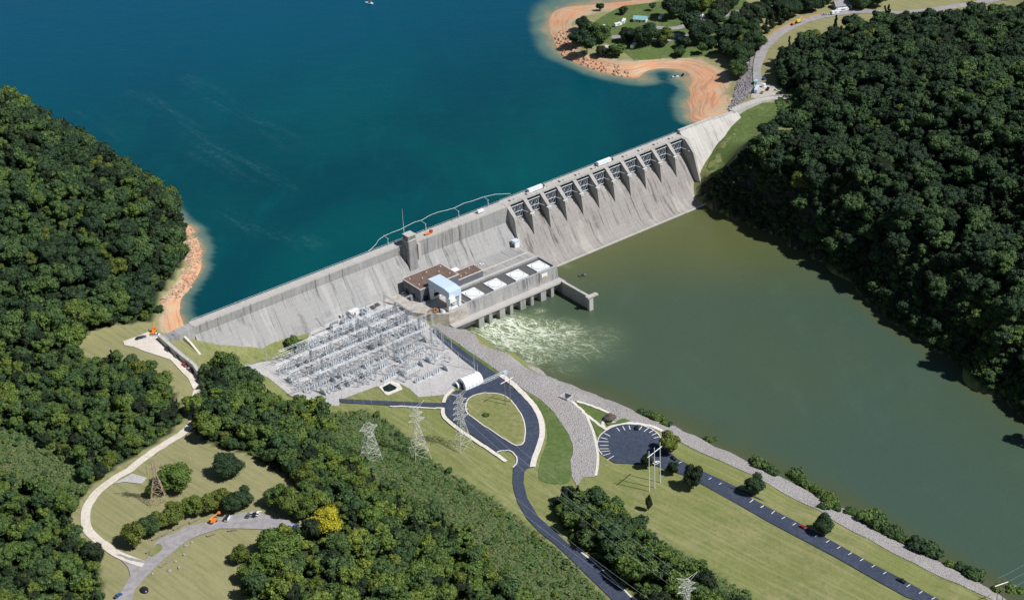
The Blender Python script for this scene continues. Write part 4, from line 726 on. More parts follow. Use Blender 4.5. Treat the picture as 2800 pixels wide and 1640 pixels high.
# shrubs along the river bank
bsh=z11((790,190),(850,215),(880,235),(1020,262),(1060,300),(1100,322),(1150,352),(1190,382),(1240,412),(1275,430),(1230,455),(1200,455),(1375,488),(1400,500),(1490,545),(1530,560),(1560,585),(1600,610),(1650,635),(1690,655),(1730,680),(1780,700),(1830,735),(1880,745),(1930,775),(2030,835),(2110,865),(2170,900),(2210,925),(2390,985),(2450,1020),(2490,1045),(2340,1000),(1290,470),(760,165))+z10((1270,115),(1330,140),(1400,170),(1440,185),(1500,225),(1530,235),(1930,385),(1960,395))
big={4:1.7,3:2.2,7:1.6,8:1.7,14:2.4,15:2.2,16:2.2,17:2.0,18:2.0,19:1.9,22:2.4,23:2.4,24:2.0,27:1.9,28:1.8,30:1.8,0:1.9,1:1.6}
for i,(x,y) in enumerate(bsh):
    p=G(x,y); plant(f'h{i%2}',p,big.get(i,1.15+.3*rng.random())*1.25,'leafy green shrub growing out of the riverbank riprap','shrub','shrubs along the near river bank',name='shrub',trunk=False)
for (x,y),s_,lab in (((722,853),2.4,'dark green bush on the grass behind the switchyard'),((740,858),1.9,'smaller dark bush beside the pole behind the switchyard'),((708,846),1.3,'leftmost small bush behind the switchyard'),((1197,1026),1.0,'little dark bush on the loop road island'),((392,768),1.6,'olive bush on the red clay shore by the left end of the dam'),((1576,1296),2.4,'round dark bush at the top edge of the riverside scrub')):
    plant('h0',G(x,y),s_,lab,'shrub',name='shrub',trunk=False)
# forest sites: jittered grid over the wooded ground
def sites(poly,sp,zmin=None,seed=1):
    r=np.random.default_rng(seed); x,y=np.meshgrid(np.arange(GX0+8,GX1-8,sp),np.arange(GY0+8,GY1-8,sp)); p=np.stack([x.ravel(),y.ravel()],1)+r.uniform(-.42,.42,(x.size,2))*sp
    z=T(p[:,0],p[:,1]); q=proj(np.column_stack([p,z])); k=inpoly(q,poly)&(np.ones(len(q),bool) if poly in SCRUB.values() else ~np.any([inpoly(q,c_) for c_ in SCRUB.values()],axis=0))&(q[:,0]>-170)&(q[:,0]<2690)&(q[:,1]>-60)&(q[:,1]<1560)
    s_,t_=ST(np.column_stack([p,z*0])); k&=(z>np.where(t_<0,39.0,1.2)); gx_=(T(p[:,0]+2,p[:,1])-T(p[:,0]-2,p[:,1]))/4; gy_=(T(p[:,0],p[:,1]+2)-T(p[:,0],p[:,1]-2))/4;  return np.column_stack([p[k],z[k]])
allp=[];zone=[]
for i,(nm,pl) in enumerate(FOREST.items()):
    s_=sites(pl,5.6 if nm!='right hill' else 6.0,seed=10+i); allp.append(s_); zone+=[nm]*len(s_)
# bankside trees at the foot of the cliff
allp=np.vstack(allp); zone=np.array(zone)
keep=np.ones(len(allp),bool)
for (x,y),rr in (((804,1312),11),((800,1345),8),((790,1368),6),((690,1385),14),((655,1420),9),((766,1332),7)):
    g_=G(x,y); keep&=np.hypot(allp[:,0]-g_[0],allp[:,1]-g_[1])>rr
allp=allp[keep]; zone=zone[keep]; pr=proj(allp); dist=np.linalg.norm(allp-np.array([0,0,HC]),axis=1)
inf=(pr[:,0]>5)&(pr[:,0]<2515)&(pr[:,1]>0)&(pr[:,1]<1480); order=np.argsort(dist+(~inf)*1e5)
ZL={'left hill':('broadleaf tree in the woods left of the overlook road','trees in the woods left of the overlook road'),'slope wood':('broadleaf tree in the wood on the slope between overlook and access road','trees in the wood on the slope between overlook and access road'),'riverside wood':('broadleaf tree in the wood between access road and river road','trees in the wood between access road and river road'),'right hill':('broadleaf tree on the steep hill across the river','trees on the hill across the river')}
NI=300-n_tree; ind=order[:NI]; rest=np.setdiff1d(np.arange(len(allp)),ind)
clear=[G(x,y)[:2] for x,y in ((804,1312),(690,1385),(433,1206),(592,1385))]
big_=np.ones(len(allp)); big_=.5+1.05*rng.random(len(allp))**1.7
lowz=(zone=='left hill')&(pr[:,1]>870); big_[lowz]*=.8; big_[zone=='slope wood']*=.92
for k,i in enumerate(ind):
    z_=zone[i]; lb,gr=ZL[z_]; q=rng.random(); key=f'b{int(rng.integers(0,6))}'; col='green '
    if q>.95: key='G1'; big_[i]*=.85
    elif q>.88: key='D0'
    plant(key,allp[i],float(big_[i]),'green '+lb,group=gr)
for k in ('b0','b1','b2','b3','b4','b5','D0','D1','c0','c1','G0','G1','s0','s1','s2','h0','h1','Y0'):
    if k not in PRINST and k[0]!='s': plant(k,allp[rest[0]+0] if False else G(60+len(PRINST)*9,1440),.8,'green '+ZL['left hill'][0],group=ZL['left hill'][1])
def gninst(name,pts,scale,rot,kd_,keys,m=None,objs=None,**k):
    me=bpy.data.meshes.new(name); me.vertices.add(len(pts)); me.vertices.foreach_set('co',np.asarray(pts,np.float32).ravel())
    for a,d,ty in (('sc',scale,'FLOAT'),('rz',rot,'FLOAT'),('kd',kd_,'INT')):
        at=me.attributes.new(a,ty,'POINT'); at.data.foreach_set('value',np.asarray(d,np.int32 if ty=='INT' else np.float32))
    o=bpy.data.objects.new(name,me); COL.objects.link(o); tag(o,**k)
    g=bpy.data.node_groups.new(name,'GeometryNodeTree'); g.interface.new_socket('Geometry',in_out='INPUT',socket_type='NodeSocketGeometry'); g.interface.new_socket('Geometry',in_out='OUTPUT',socket_type='NodeSocketGeometry')
    N=g.nodes; Lk=g.links; gi=N.new('NodeGroupInput'); go=N.new('NodeGroupOutput'); ip=N.new('GeometryNodeInstanceOnPoints'); Lk.new(gi.outputs[0],ip.inputs['Points'])
    gt=N.new('GeometryNodeGeometryToInstance')
    for ob in reversed(objs or [PRINST[q] for q in keys]):
        oi=N.new('GeometryNodeObjectInfo'); oi.transform_space='ORIGINAL'; oi.inputs['Object'].default_value=ob; Lk.new(oi.outputs['Geometry'],gt.inputs[0])
    Lk.new(gt.outputs[0],ip.inputs['Instance']); ip.inputs['Pick Instance'].default_value=True
    def na(nm,ty): x=N.new('GeometryNodeInputNamedAttribute'); x.data_type=ty; x.inputs[0].default_value=nm; return x.outputs['Attribute']
    Lk.new(na('kd','INT'),ip.inputs['Instance Index']); cx=N.new('ShaderNodeCombineXYZ'); Lk.new(na('rz','FLOAT'),cx.inputs[2])
    er=N.new('FunctionNodeEulerToRotation'); Lk.new(cx.outputs[0],er.inputs[0]); Lk.new(er.outputs[0],ip.inputs['Rotation'])
    Lk.new(na('sc','FLOAT'),ip.inputs['Scale']); Lk.new(ip.outputs[0],go.inputs[0]); md=o.modifiers.new('scatter','NODES'); md.node_group=g; return o
fk=['b0','b1','b2','b3','b4','b5','D0','D1','c0','c1','G0','G1']
pr_=np.array([.15,.14,.13,.13,.12,.11,.05,.04,.05,.05,.02,.02]); pr_/=pr_.sum()
for nm,lab in (('riverside wood','mixed wood between access road and river road'),('left hill','wooded hill of mixed trees left of the reservoir'),('slope wood','mixed wood on the slope above the loop road'),('right hill','dark wooded hill across the river')):
    k=rest[zone[rest]==nm]
    if len(k)<5: continue
    n_=len(k); gninst('forest',allp[k]-[0,0,.2],big_[k],rng.uniform(0,6.28,n_),rng.choice(len(fk),n_,p=(pr_ if nm!='right hill' else pr_*np.array([1]*10+[.35,.35])/np.sum(pr_*np.array([1]*10+[.35,.35])))),fk,label=lab,kind='stuff')
print('forest sites',len(allp),'rest',len(rest),'indiv',len(ind))
sp_=[]
for i,(nm,pl) in enumerate(SCRUB.items()): sp_.append(sites(pl,2.5,seed=40+i))
sp_=np.vstack(sp_); n_=len(sp_)
# seed scrub bushes used as the individual bushes of the scrub belts
for i,(x,y) in enumerate(((1100,1190),(1330,1350),(1700,1395))): plant(f's{i}',G(x,y),1.5,'pale green scrub bush among the undergrowth','shrub','bushes of the scrub belts',name='bush',trunk=False)
gninst('undergrowth',sp_-[0,0,.2],.45+.75*rng.random(n_)**2.5,rng.uniform(0,6.28,n_),rng.choice(5,n_,p=[.31,.31,.3,.04,.04]),['s0','s1','s2','h0','h1'],label='low green scrub and brambles on the slopes',kind='stuff')
# bushy skirts of the woods
sk_=[]
for i,(nm,pl) in enumerate(FOREST.items()):
    q=sites(pl,7.5,seed=70+i); sk_.append(q)
cl_=sites(FOREST['right hill'],2.6,seed=90); d_=np.min(np.hypot(cl_[:,None,0]-CR[None,:,0],cl_[:,None,1]-CR[None,:,1]),axis=1); cl_=cl_[(d_<34)]
sk_=np.vstack(sk_+[cl_]); n_=len(sk_); gninst('undergrowth',sk_-[0,0,.2],1.0+.8*rng.random(n_),rng.uniform(0,6.28,n_),rng.integers(0,2,n_),['h0','h1'],label='bushy understorey of the woods',kind='stuff')
# ================================================================ SWITCHYARD
ZS=16.2
def zs_(s,t): p=W(s,t,0); return float(T(p[0],p[1]))+.2
def lattice(mb,a,b_,w,n,r):   # square lattice boom
    a=Vector(a);b_=Vector(b_); d=(b_-a).normalized(); u=d.orthogonal().normalized() if abs(d.z)<.9 else Vector((1,0,0)); 
    u=Vector((0,0,1)) if abs(d.z)<.9 else Vector((1,0,0)); v=d.cross(u).normalized(); u=v.cross(d).normalized(); cs_=[(w/2*(i*u+j*v)) for i,j in ((1,1),(1,-1),(-1,-1),(-1,1))]
    for c_ in cs_: mb.bar(a+c_,b_+c_,r,3)
    for k in range(n):
        p=a+(b_-a)*(k/n); q=a+(b_-a)*((k+1)/n)
        for i in range(4):
            if k%2: mb.bar(p+cs_[i],q+cs_[(i+1)%4],r*.6,3)
            else: mb.bar(p+cs_[(i+1)%4],q+cs_[i],r*.6,3)
yardpoly=[(655,900),(700,885),(765,845),(850,797),(905,780),(975,757),(1020,780),(1060,820),(1120,880),(1150,905),(1110,925),(1060,935),(990,945),(925,945),(850,962),(790,975),(725,970),(665,925)]
ypl=[tuple(np.array(ST(P(x,y,ZS)))) for x,y in yardpoly]
def inyard(s,t): return bool(inpoly(np.array([[s,t]]),ypl)[0])
def in2(s,t):   # dense half only
    return inyard(s,t) and inyard(s+3,t) and inyard(s-3,t)
M['gbeam']=simple('light_galvanised',(.5,.52,.55),.5,.1,spec=.5)
# gantries: rows of white lattice beams parallel to the dam
def mk_gantry(L,h):
    o=empty('switchyard_gantry',(0,0,0)); 
    for x in (0,L): 
        p=MB(); lattice(p,(x,0,0),(x,0,h),.9,6,.08); p.build('post',M['steel'],o)
    p=MB(); lattice(p,(0,0,h),(L,0,h),.8,8,.06); p.build('beam',M['gbeam'],o); return o
def copytree(o):
    c_=o.copy(); COL.objects.link(c_)
    for ch in list(o.children):
        k=ch.copy(); COL.objects.link(k); k.parent=c_
        for g in ch.children: gg=g.copy(); COL.objects.link(gg); gg.parent=k
    return c_
rows=[]
for t,a,b_ in ((34,58,106),(47,26,118),(60,16,119),(74,8,118),(88,4,112),(101,2,66)):
    s=a
    while s<b_-8: rows.append((s+(3.7 if t in (47,74) else 0),t)); s+=15 if t in (60,88) or (s//15)%3!=1 else 30
g0=mk_gantry(15,13.5); first=True
for s,t in rows:
    if not (inyard(s+2,t) or inyard(s+13,t)): continue
    o=g0 if first else copytree(g0); first=False
    p=W(s,t,0); o.location=(p[0],p[1],zs_(s,t)); o.rotation_euler=(0,0,AZ); tag(o,'white lattice gantry strung across the switchyard parallel to the dam','gantry','gantries of the switchyard')
# cross beams perpendicular to the dam
g1=mk_gantry(13.4,13.5); first=True
for s in (30,76,106):
    for t in (34,47.2,60.4,74,87.4):
        if not(inyard(s,t+2) and inyard(s,t+12)): continue
        o=g1 if first else copytree(g1); first=False
        p=W(s,t,0); o.location=(p[0],p[1],zs_(s,t)); o.rotation_euler=(0,0,AZ-math.pi/2); tag(o,'lattice gantry of the switchyard set at right angles to the dam','gantry','cross gantries of the switchyard')
# equipment kinds
def k_insul():
    o=empty('post_insulator',(0,0,0)); p=MB()
    lattice(p,(0,0,0),(0,0,2.6),.5,3,.07); p.build('stand',M['steel'],o)
    p=MB()
    for x in (-1.5,0,1.5): p.bar((x,0,2.8),(x,0,4.9),.18,6,.12)
    p.bar((-1.8,0,2.7),(1.8,0,2.7),.14); p.build('insulator',M['insul'],o); MB().bar((-1.9,0,5),(1.9,.3,5.1),.07).build('blade',M['white'],o); return o
M['insul']=simple('grey_porcelain',(.17,.17,.20),.35,.2); M['insb']=simple('brown_porcelain',(.10,.07,.06),.35,.2); M['tgrey']=simple('transformer_grey',(.56,.60,.62),.5,.1)
def k_breaker():
    o=empty('circuit_breaker',(0,0,0)); 
    for x in (-1.8,0,1.8): MB().bar((x,0,.5),(x,0,3.1),.62,9).bar((x,-.35,3.1),(x,-.7,4.9),.2,6,.13).bar((x,.35,3.1),(x,.7,4.9),.2,6,.13).build('tank',M['tgrey'],o)
    MB().box((-2.8,-.8,0),(2.8,.8,.5)).box((-3.4,-.4,.5),(-2.7,.4,2)).build('base',M['steel'],o); return o
def k_trans():
    o=empty('transformer',(0,0,0)); MB().box((-2.4,-1.6,.3),(2.4,1.6,4.2)).box((-2.9,-1.9,0),(2.9,1.9,.3)).build('tank',M['tgrey'],o)
    p=MB()
    for i in range(9): x=-2.2+i*.55; p.box((x,1.7,.8),(x+.2,2.7,3.8))
    p.build('radiator',M['steel'],o)
    for x in (-1.5,0,1.5): MB().bar((x,-.3,4.2),(x*1.25,-.5,6.6),.24,7,.12).build('bushing',M['insb'],o)
    MB().bar((-2.2,.8,5.1),(1.6,.8,5.1),.45,9).bar((-1.2,.8,4.2),(-1.2,.8,4.7),.15).build('conservator',M['tgrey'],o); return o
def k_bus():
    o=empty('bus_support',(0,0,0)); MB().bar((0,0,0),(0,0,6.4),.14,5).bar((-2.6,0,6.3),(2.6,0,6.3),.12).build('post',M['steel'],o)
    p=MB()
    for x in (-2.4,0,2.4): p.bar((x,0,6.4),(x,0,7.6),.13,5)
    p.build('insulator',M['insb'],o)
    p=MB()
    for x in (-2.4,0,2.4): p.bar((x,-3.9,7.65),(x,3.9,7.65),.08)
    p.build('bus_bar',M['steel'],o); return o
KK={'i':(k_insul(),'three-pole switch on a lattice stand in the switchyard','switch','pole switches of the switchyard'),'b':(k_breaker(),'grey three-tank circuit breaker in the switchyard','circuit breaker','circuit breakers of the switchyard'),'t':(k_trans(),'large grey transformer with brown bushings in the switchyard','transformer','transformers of the switchyard'),'u':(k_bus(),'tall post carrying three bus bars in the switchyard','bus support','bus supports of the switchyard')}
used={k:False for k in KK}; cnt={k:0 for k in KK}
def put(k,s,t,rz=0,sc_=1):
    base,lab,cat,gr=KK[k]; o=copytree(base) if used[k] else base; used[k]=True; cnt[k]+=1
    p=W(s,t,0); o.location=(p[0],p[1],zs_(s,t)); o.rotation_euler=(0,0,AZ+rz); o.scale=(sc_,)*3; tag(o,lab,cat,gr)
r_=np.random.default_rng(5)
lines=[(30,'t',8),(37,'b',5.8),(40.5,'i',4.2),(43,'u',6),(49.5,'i',4.1),(52.5,'b',6),(55.5,'i',4.1),(58,'u',7),(62.5,'i',4.1),(65.5,'b',7),(68,'u',6.4),(71,'i',4.1),(76.5,'i',4.1),(79,'u',8),(82,'b',6),(85.5,'i',4.3),(91,'b',5.8),(94,'i',4.4),(97,'u',7),(99.5,'i',4.4),(104,'b',5.6),(109,'i',4.6),(114,'i',5),(119,'b',7)]
for t,k,st in lines:
    for s in np.arange(-4,121,st):
        s2=s+r_.uniform(-.5,.5); 
        if not in2(s2,t): continue
        if t>78 and s2>56 and r_.random()<.3: continue     # sparse south-east corner
        if r_.random()<.06: continue
        put(k,s2,t+r_.uniform(-.4,.4),(0 if r_.random()<.6 else math.pi/2),r_.uniform(.85,1.12) if k!='u' else 1)
for s,t in ((82,29.5),(94,30),(70,36)): 
    if inyard(s,t): put('t',s,t,math.pi/2)
print('switchyard',cnt)
# bus conductors
wf=(60,60,ZS); wr=thing('bus_conductors',wf,'thin conductors strung between the switchyard gantries','wire'); mb=MB()
for t in (34,47,60,74,88):
    for dt in (-.0,):
        for s in range(10,112,7):
            if inyard(s,t+1) and inyard(s,t+12): 
                mb.tube([(s,t,29.6),(s,t+6.6,28.3),(s,t+13.2,29.6)],.07,3)
for t in (40.5,53.5,67,81):
    for s in range(8,110,10):
        if inyard(s,t) and inyard(s+10,t): mb.tube([(s,t,25.2),(s+10,t,25.2)],.09,3); mb.tube([(s,t+1.6,25.2),(s+10,t+1.6,25.2)],.09,3)
mb.build('conductor',M['white'],wr,wf)['kind']='stuff'
# lighting / lightning poles of the yard, roadside poles
def pole(px,py,h,label,name='pole',r=.2,arms=None,m=None,group=None):
    p=G(px,py); o=empty(name,p,0,label=label,cat='pole',group=group); MB().bar((0,0,-.3),(0,0,h),r,6,r*.55).build('shaft',m or M['steel'],o)
    if arms:
        for z,L,a in arms: MB().bar((-L*math.cos(a),-L*math.sin(a),z),(L*math.cos(a),L*math.sin(a),z),.12).build('arm',m or M['steel'],o)
    return o
for i,(px,py,h,lab) in enumerate(((768,858,18,'tall pale pole behind the switchyard left of the grass'),(798,806,13,'pole with dark fitting at the dam side of the switchyard'),(1168,912,14,'white pole on the roof line of the white tent hangar'),(1176,920,7,'short white pole beside the white tent hangar'),(657,890,20,'pale grey pole on the grass slope left of the switchyard'),(1065,846,12,'leaning grey pole at the top of the access road'),(1112,862,12,'pale pole on the verge of the access road'),(1088,850,11,'slim pole at the switchyard fence by the access road'),(940,842,16,'tall lightning mast in the middle of the switchyard'),(860,880,16,'lightning mast in the left half of the switchyard'),(1000,870,15,'lightning mast near the access road side of the switchyard'),(1130,905,11,'slim pole between switchyard and white tent hangar'))): pole(px,py,h,lab,arms=[(h*.92,1.4,AZ)] if i in (1,5,7) else None,r=.2)
# pond with concrete rim
def wprism(mb,pts,z0,z1): mb.prism(pts,z0,z1)
rim=[G(*p)[:2] for p in z8((490,215),(600,150),(690,180),(725,235),(590,300),(560,290))]
sheet_w('pond_apron',[tuple(p) for p in rim],M['curb'],.36,3,label='pale concrete apron round the little pond')
M['pond']=simple('pond_water',(.012,.022,.018),.08,.1,spec=.5)
sheet_w('pond',[tuple(G(*p)[:2]) for p in z8((525,220),(600,183),(668,218),(655,238),(590,262),(545,255))],M['pond'],.48,3,label='small dark green settling pond')
# tent hangar
def arch(name,px,L,Wd,h,rz,label,cat,m,ends=M['white']):
    p=G(*px); o=empty(name,p,rz,label=label,cat=cat); n=12; pts=[(Wd/2*math.cos(a),h*math.sin(a)**.75 if math.sin(a)>0 else 0) for a in np.linspace(0,math.pi,n)]
    mb=MB(); vs=[(x,y,z) for x in (-L/2,L/2) for y,z in pts]; mb.add(vs,[(i,i+1,n+i+1,n+i) for i in range(n-1)]+[tuple(range(n))[::-1],tuple(range(n,2*n))]); mb.build('cover',m,o); 
    for k in range(1,5): 
        x=-L/2+L*k/5; mb=MB(); mb.tube([(x,y*1.01,z*1.01) for y,z in pts],.13,4); mb.build('rib',M['curb'],o)
    MB().box((-L/2-.12,-Wd*.2,0),(-L/2-.02,Wd*.2,h*.62)).build('door',M['steelb'],o); return o
M['fabric']=simple('white_tent_fabric',(.83,.85,.88),.6,.05)
arch('tent_hangar',(1158,946),13.5,10,6.2,AZ-.05,'white fabric tent hangar at the corner of the loop road','tent',M['fabric'])
arch('tent_shelter',(1129,950),4.2,6,3.2,AZ-.05,'small white tent shelter attached left of the big tent hangar','tent',M['fabric'])
# road gate beam
o=empty('sliding_gate',G(1212,935),AZ,label='long white sliding gate across the access road beside the tent hangar',cat='gate'); p=MB(); lattice(p,(-8,0,1.4),(9,0,1.4),1.6,10,.09); p.build('panel',M['white'],o); MB().box((8.6,-1,0),(11.2,1,2.2)).build('motor_box',M['blue'],o)
# gazebo
p0=G(1502,1036); o=empty('gazebo',p0,.3,label='small round dark-roofed gazebo beside the riverside path',cat='gazebo')
for k in range(6): a=k*math.pi/3; MB().bar((3*math.cos(a),3*math.sin(a),0),(3*math.cos(a),3*math.sin(a),2.8),.16,5).build('post',M['wood'],o)
mb=MB(); vs=[(3.9*math.cos(k*math.pi/6),3.9*math.sin(k*math.pi/6),2.8) for k in range(12)]+[(.7*math.cos(k*math.pi/6),.7*math.sin(k*math.pi/6),4.6) for k in range(12)]; mb.add(vs,[(i,(i+1)%12,12+(i+1)%12,12+i) for i in range(12)]+[tuple(range(12,24))]); mb.build('roof',simple('dark_shingles',(.10,.075,.065),.9,.3),o)
MB().bar((0,0,0),(0,0,.25),3.6,12).build('floor',M['curb'],o)
# gauge box on the riprap
o=empty('gauge_box',G(1393,979),AZ+.25,label='dark blue open concrete box sunk into the riprap by the river',cat='box'); 
MB().box((-3.0,-3.2,-1),(-2.5,3.2,1.5)).box((2.5,-3.2,-1),(3.0,3.2,1.5)).box((-2.5,-3.2,-1),(2.5,-2.7,1.5)).box((-2.5,2.7,-1),(2.5,3.2,1.5)).build('wall',M['pale'],o); MB().box((-2.5,-2.7,-1),(2.5,2.7,.35)).build('floor',simple('dark_blue_floor',(.03,.05,.10),.5),o); MB().bar((2.7,3,1.5),(2.7,3,6),.1).build('post',M['steel'],o)
# trailer and huts by the dam toe near the switchyard
def hut(px,py,sx,sy,h,m,label,cat='hut',name='hut',rz=AZ,roofm=None):
    o=empty(name,G(px,py),rz,label=label,cat=cat); MB().box((-sx/2,-sy/2,-.3),(sx/2,sy/2,h)).build('wall',m,o); MB().prism([(-sx/2-.2,-sy/2-.2),(sx/2+.2,-sy/2-.2),(sx/2+.2,sy/2+.2),(-sx/2-.2,sy/2+.2)],h,h+.2).build('roof',roofm or m,o); MB().box((-.5,-sy/2-.06,0),(.5,-sy/2-.005,2)).build('door',M['glass'],o); return o
hut(871,775,6.5,3,3.2,M['white'],'white trailer-sized hut at the toe of the dam beside the switchyard'); hut(897,768,2.6,2.2,2.6,M['blue'],'little blue-grey hut at the toe of the dam')
hut(843,782,3,2,2,M['tgrey'],'small grey cabinet left of the white hut at the toe of the dam','cabinet','cabinet')
for k,(px,py) in enumerate(((917,757),(928,752))): 
    o=tag(MB().box((-1.8,-2,0),(1.8,2,.35)).build('floor_grate',M['steelb']),('left' if k==0 else 'right')+' one of two dark floor grates beside the dam toe','grate'); g=G(px,py); o.location=(g[0],g[1],g[2]+.25); o.rotation_euler=(0,0,AZ)
# ================================================================ POWER LINES
def pylon(name,px,py,h,bw,rz,label,m,arms,tipw,waist=.62,z=None,r=.15,grp=None,horns=True):
    p=G(px,py) if z is None else P(px,py,z); o=empty(name,p,rz,label=label,cat='transmission tower',group=grp); b=MB(); lv=[0,.16,.31,.46,waist,.74,.86,1.0]
    def wd(u): return bw*(1-u/waist)+tipw*(u/waist) if u<waist else tipw
    C=[(1,1),(1,-1),(-1,-1),(-1,1)]
    for a,c_ in zip(lv,lv[1:]):
        wa,wc=wd(a)/2,wd(c_)/2
        for i in range(4):
            p1=(C[i][0]*wa,C[i][1]*wa,a*h-(1 if a==0 else 0)); q1=(C[i][0]*wc,C[i][1]*wc,c_*h); j=(i+1)%4; p2=(C[j][0]*wa,C[j][1]*wa,a*h); q2=(C[j][0]*wc,C[j][1]*wc,c_*h)
            b.bar(p1,q1,r,4); b.bar(p1,q2,r*.55,3); b.bar(p2,q1,r*.55,3); b.bar(q1,q2,r*.6,3)
    b.build('tower_body',m,o)
    for u,L in arms:
        z_=u*h; w2=tipw/2
        for s in (-1,1):
            a=MB(); tip=(s*L,0,z_+.3)
            for yy in (-w2,w2): a.bar((s*w2,yy,z_),tip,r*.6,3); a.bar((s*w2,yy,z_+h*.05),tip,r*.6,3)
            a.bar((s*(w2+L)/2,0,z_+.2),(s*w2,w2,z_+h*.05),r*.5,3); a.bar((s*(w2+L)/2,0,z_+.2),(s*w2,-w2,z_),r*.5,3); a.build('cross_arm',m,o)
            i_=MB().bar((s*L,0,z_+.2),(s*L,0,z_-2.2),.14,5).build('insulator_string',M['insul'],o)
    if horns:
        for s in (-1,1):
            a=MB(); tip=(s*tipw*2.6,0,h*1.09)
            for yy in (-tipw/2,tipw/2): a.bar((s*tipw/2,yy,h),tip,r*.6,3)
            a.bar((-s*tipw/2,0,h),tip,r*.5,3); a.build('earth_peak',m,o)
    return o,p
M['gal']=simple('pale_galvanised',(.66,.66,.62),.45,.1,spec=.6); M['galr']=simple('rust_stained_galvanised',(.45,.34,.24),.7,.25)
tws=[]
tws.append(pylon('transmission_tower',1032,1124,35,11,.5,'pale lattice tower at the edge of the scrub left of the loop road',M['gal'],[(.74,5.5),(.86,4.5)],2.4))
tws.append(pylon('transmission_tower',1139,1101,37,10,.6,'tallest pale lattice tower with many cross arms beside the loop road',M['gal'],[(.58,5.6),(.68,5.6),(.78,5.2),(.89,4.8)],2.4,.55))
tws.append(pylon('transmission_tower',914,1130,24,10,.55,'pale squat lattice tower rising out of the wooded slope',M['gal'],[(.9,6.0)],4.4,.7,horns=False))
tws.append(pylon('transmission_tower',392,1236,29,9.5,.2,'rusty lattice tower beside the huge round tree on the overlook lawn',M['galr'],[(.72,4.0),(.84,4.0)],1.7))
tws.append(pylon('transmission_tower',1690,1562,36,9,.4,'lattice tower top standing among the riverside trees at the bottom edge',M['gal'],[(.8,5.5),(.9,5)],2.4))
def hframe(pts,h,bar_z,label,m,ext=1.5):
    ps=[G(*q) for q in pts]; o=empty('pole_gantry',ps[0],0,label=label,cat='pole frame')
    for p in ps: q=p-ps[0]; MB().bar((q[0],q[1],q[2]-.4),(q[0],q[1],q[2]+h),.28,7,.2).build('pole',m,o)
    a=ps[0]-ps[0]; b_=ps[-1]-ps[0]; d_=b_/np.linalg.norm(b_); MB().bar(a-d_*ext+[0,0,bar_z],b_+d_*ext+[0,0,bar_z],.26).build('crossbar',M['white'],o); return o,ps
hframe([(1598,1210),(1611,1200),(1625,1187)],28,24.5,'frame of three tall white poles with a crossbar beside the river road',M['white'])
hframe([(1244,997),(1256,991)],21,17,'two-pole frame with short crossbar on the loop road island',M['wood'],3)
hframe([(2451,1496),(2466,1490)],18,15,'wooden two-pole frame at the bottom right corner by the river',M['wood'],3)
def wires(name,A,B,n,sp,sag,label,r=.035,perp=None):
    A=np.array(A);B=np.array(B); o=empty(name,A,0,label=label,cat='wire'); d_=(B-A); d_=d_/np.linalg.norm(d_); q=np.array([-d_[1],d_[0],0])
    for k in range(n):
        off=q*sp*(k-(n-1)/2); pts=[(B-A)*(u)+off-np.array([0,0,4*sag*u*(1-u)]) for u in np.linspace(0,1,17)]; MB().tube([tuple(p) for p in pts],r,3).build('wire',M['steel'],o)
top=lambda i,z: np.array(tws[i][1])+[0,0,z]
wires('power_line',top(1,30),W(104,88,29.5),3,4.5,1.5,'wires from the tallest lattice tower to the switchyard')
wires('power_line',top(0,28),W(76,88,29.5),3,4.5,1.5,'wires from the tower left of the loop road to the switchyard')
wires('power_line',top(2,23),W(46,88,29.5),3,5,1.5,'wires from the squat slope tower to the switchyard')
wires('power_line',top(1,30),top(4,31),3,5,4,'wires from the tallest lattice tower over the river road trees')
wires('power_line',top(0,28),top(4,27)+[-22,-4,0],2,5,4,'wires from the tower left of the loop road over the lower lawn')
e_=P(2466,1490,6)+[0,0,15]; wires('power_line',e_,P(2600,1360,25),3,5,1,'wires leaving the wooden pole frame across the river')
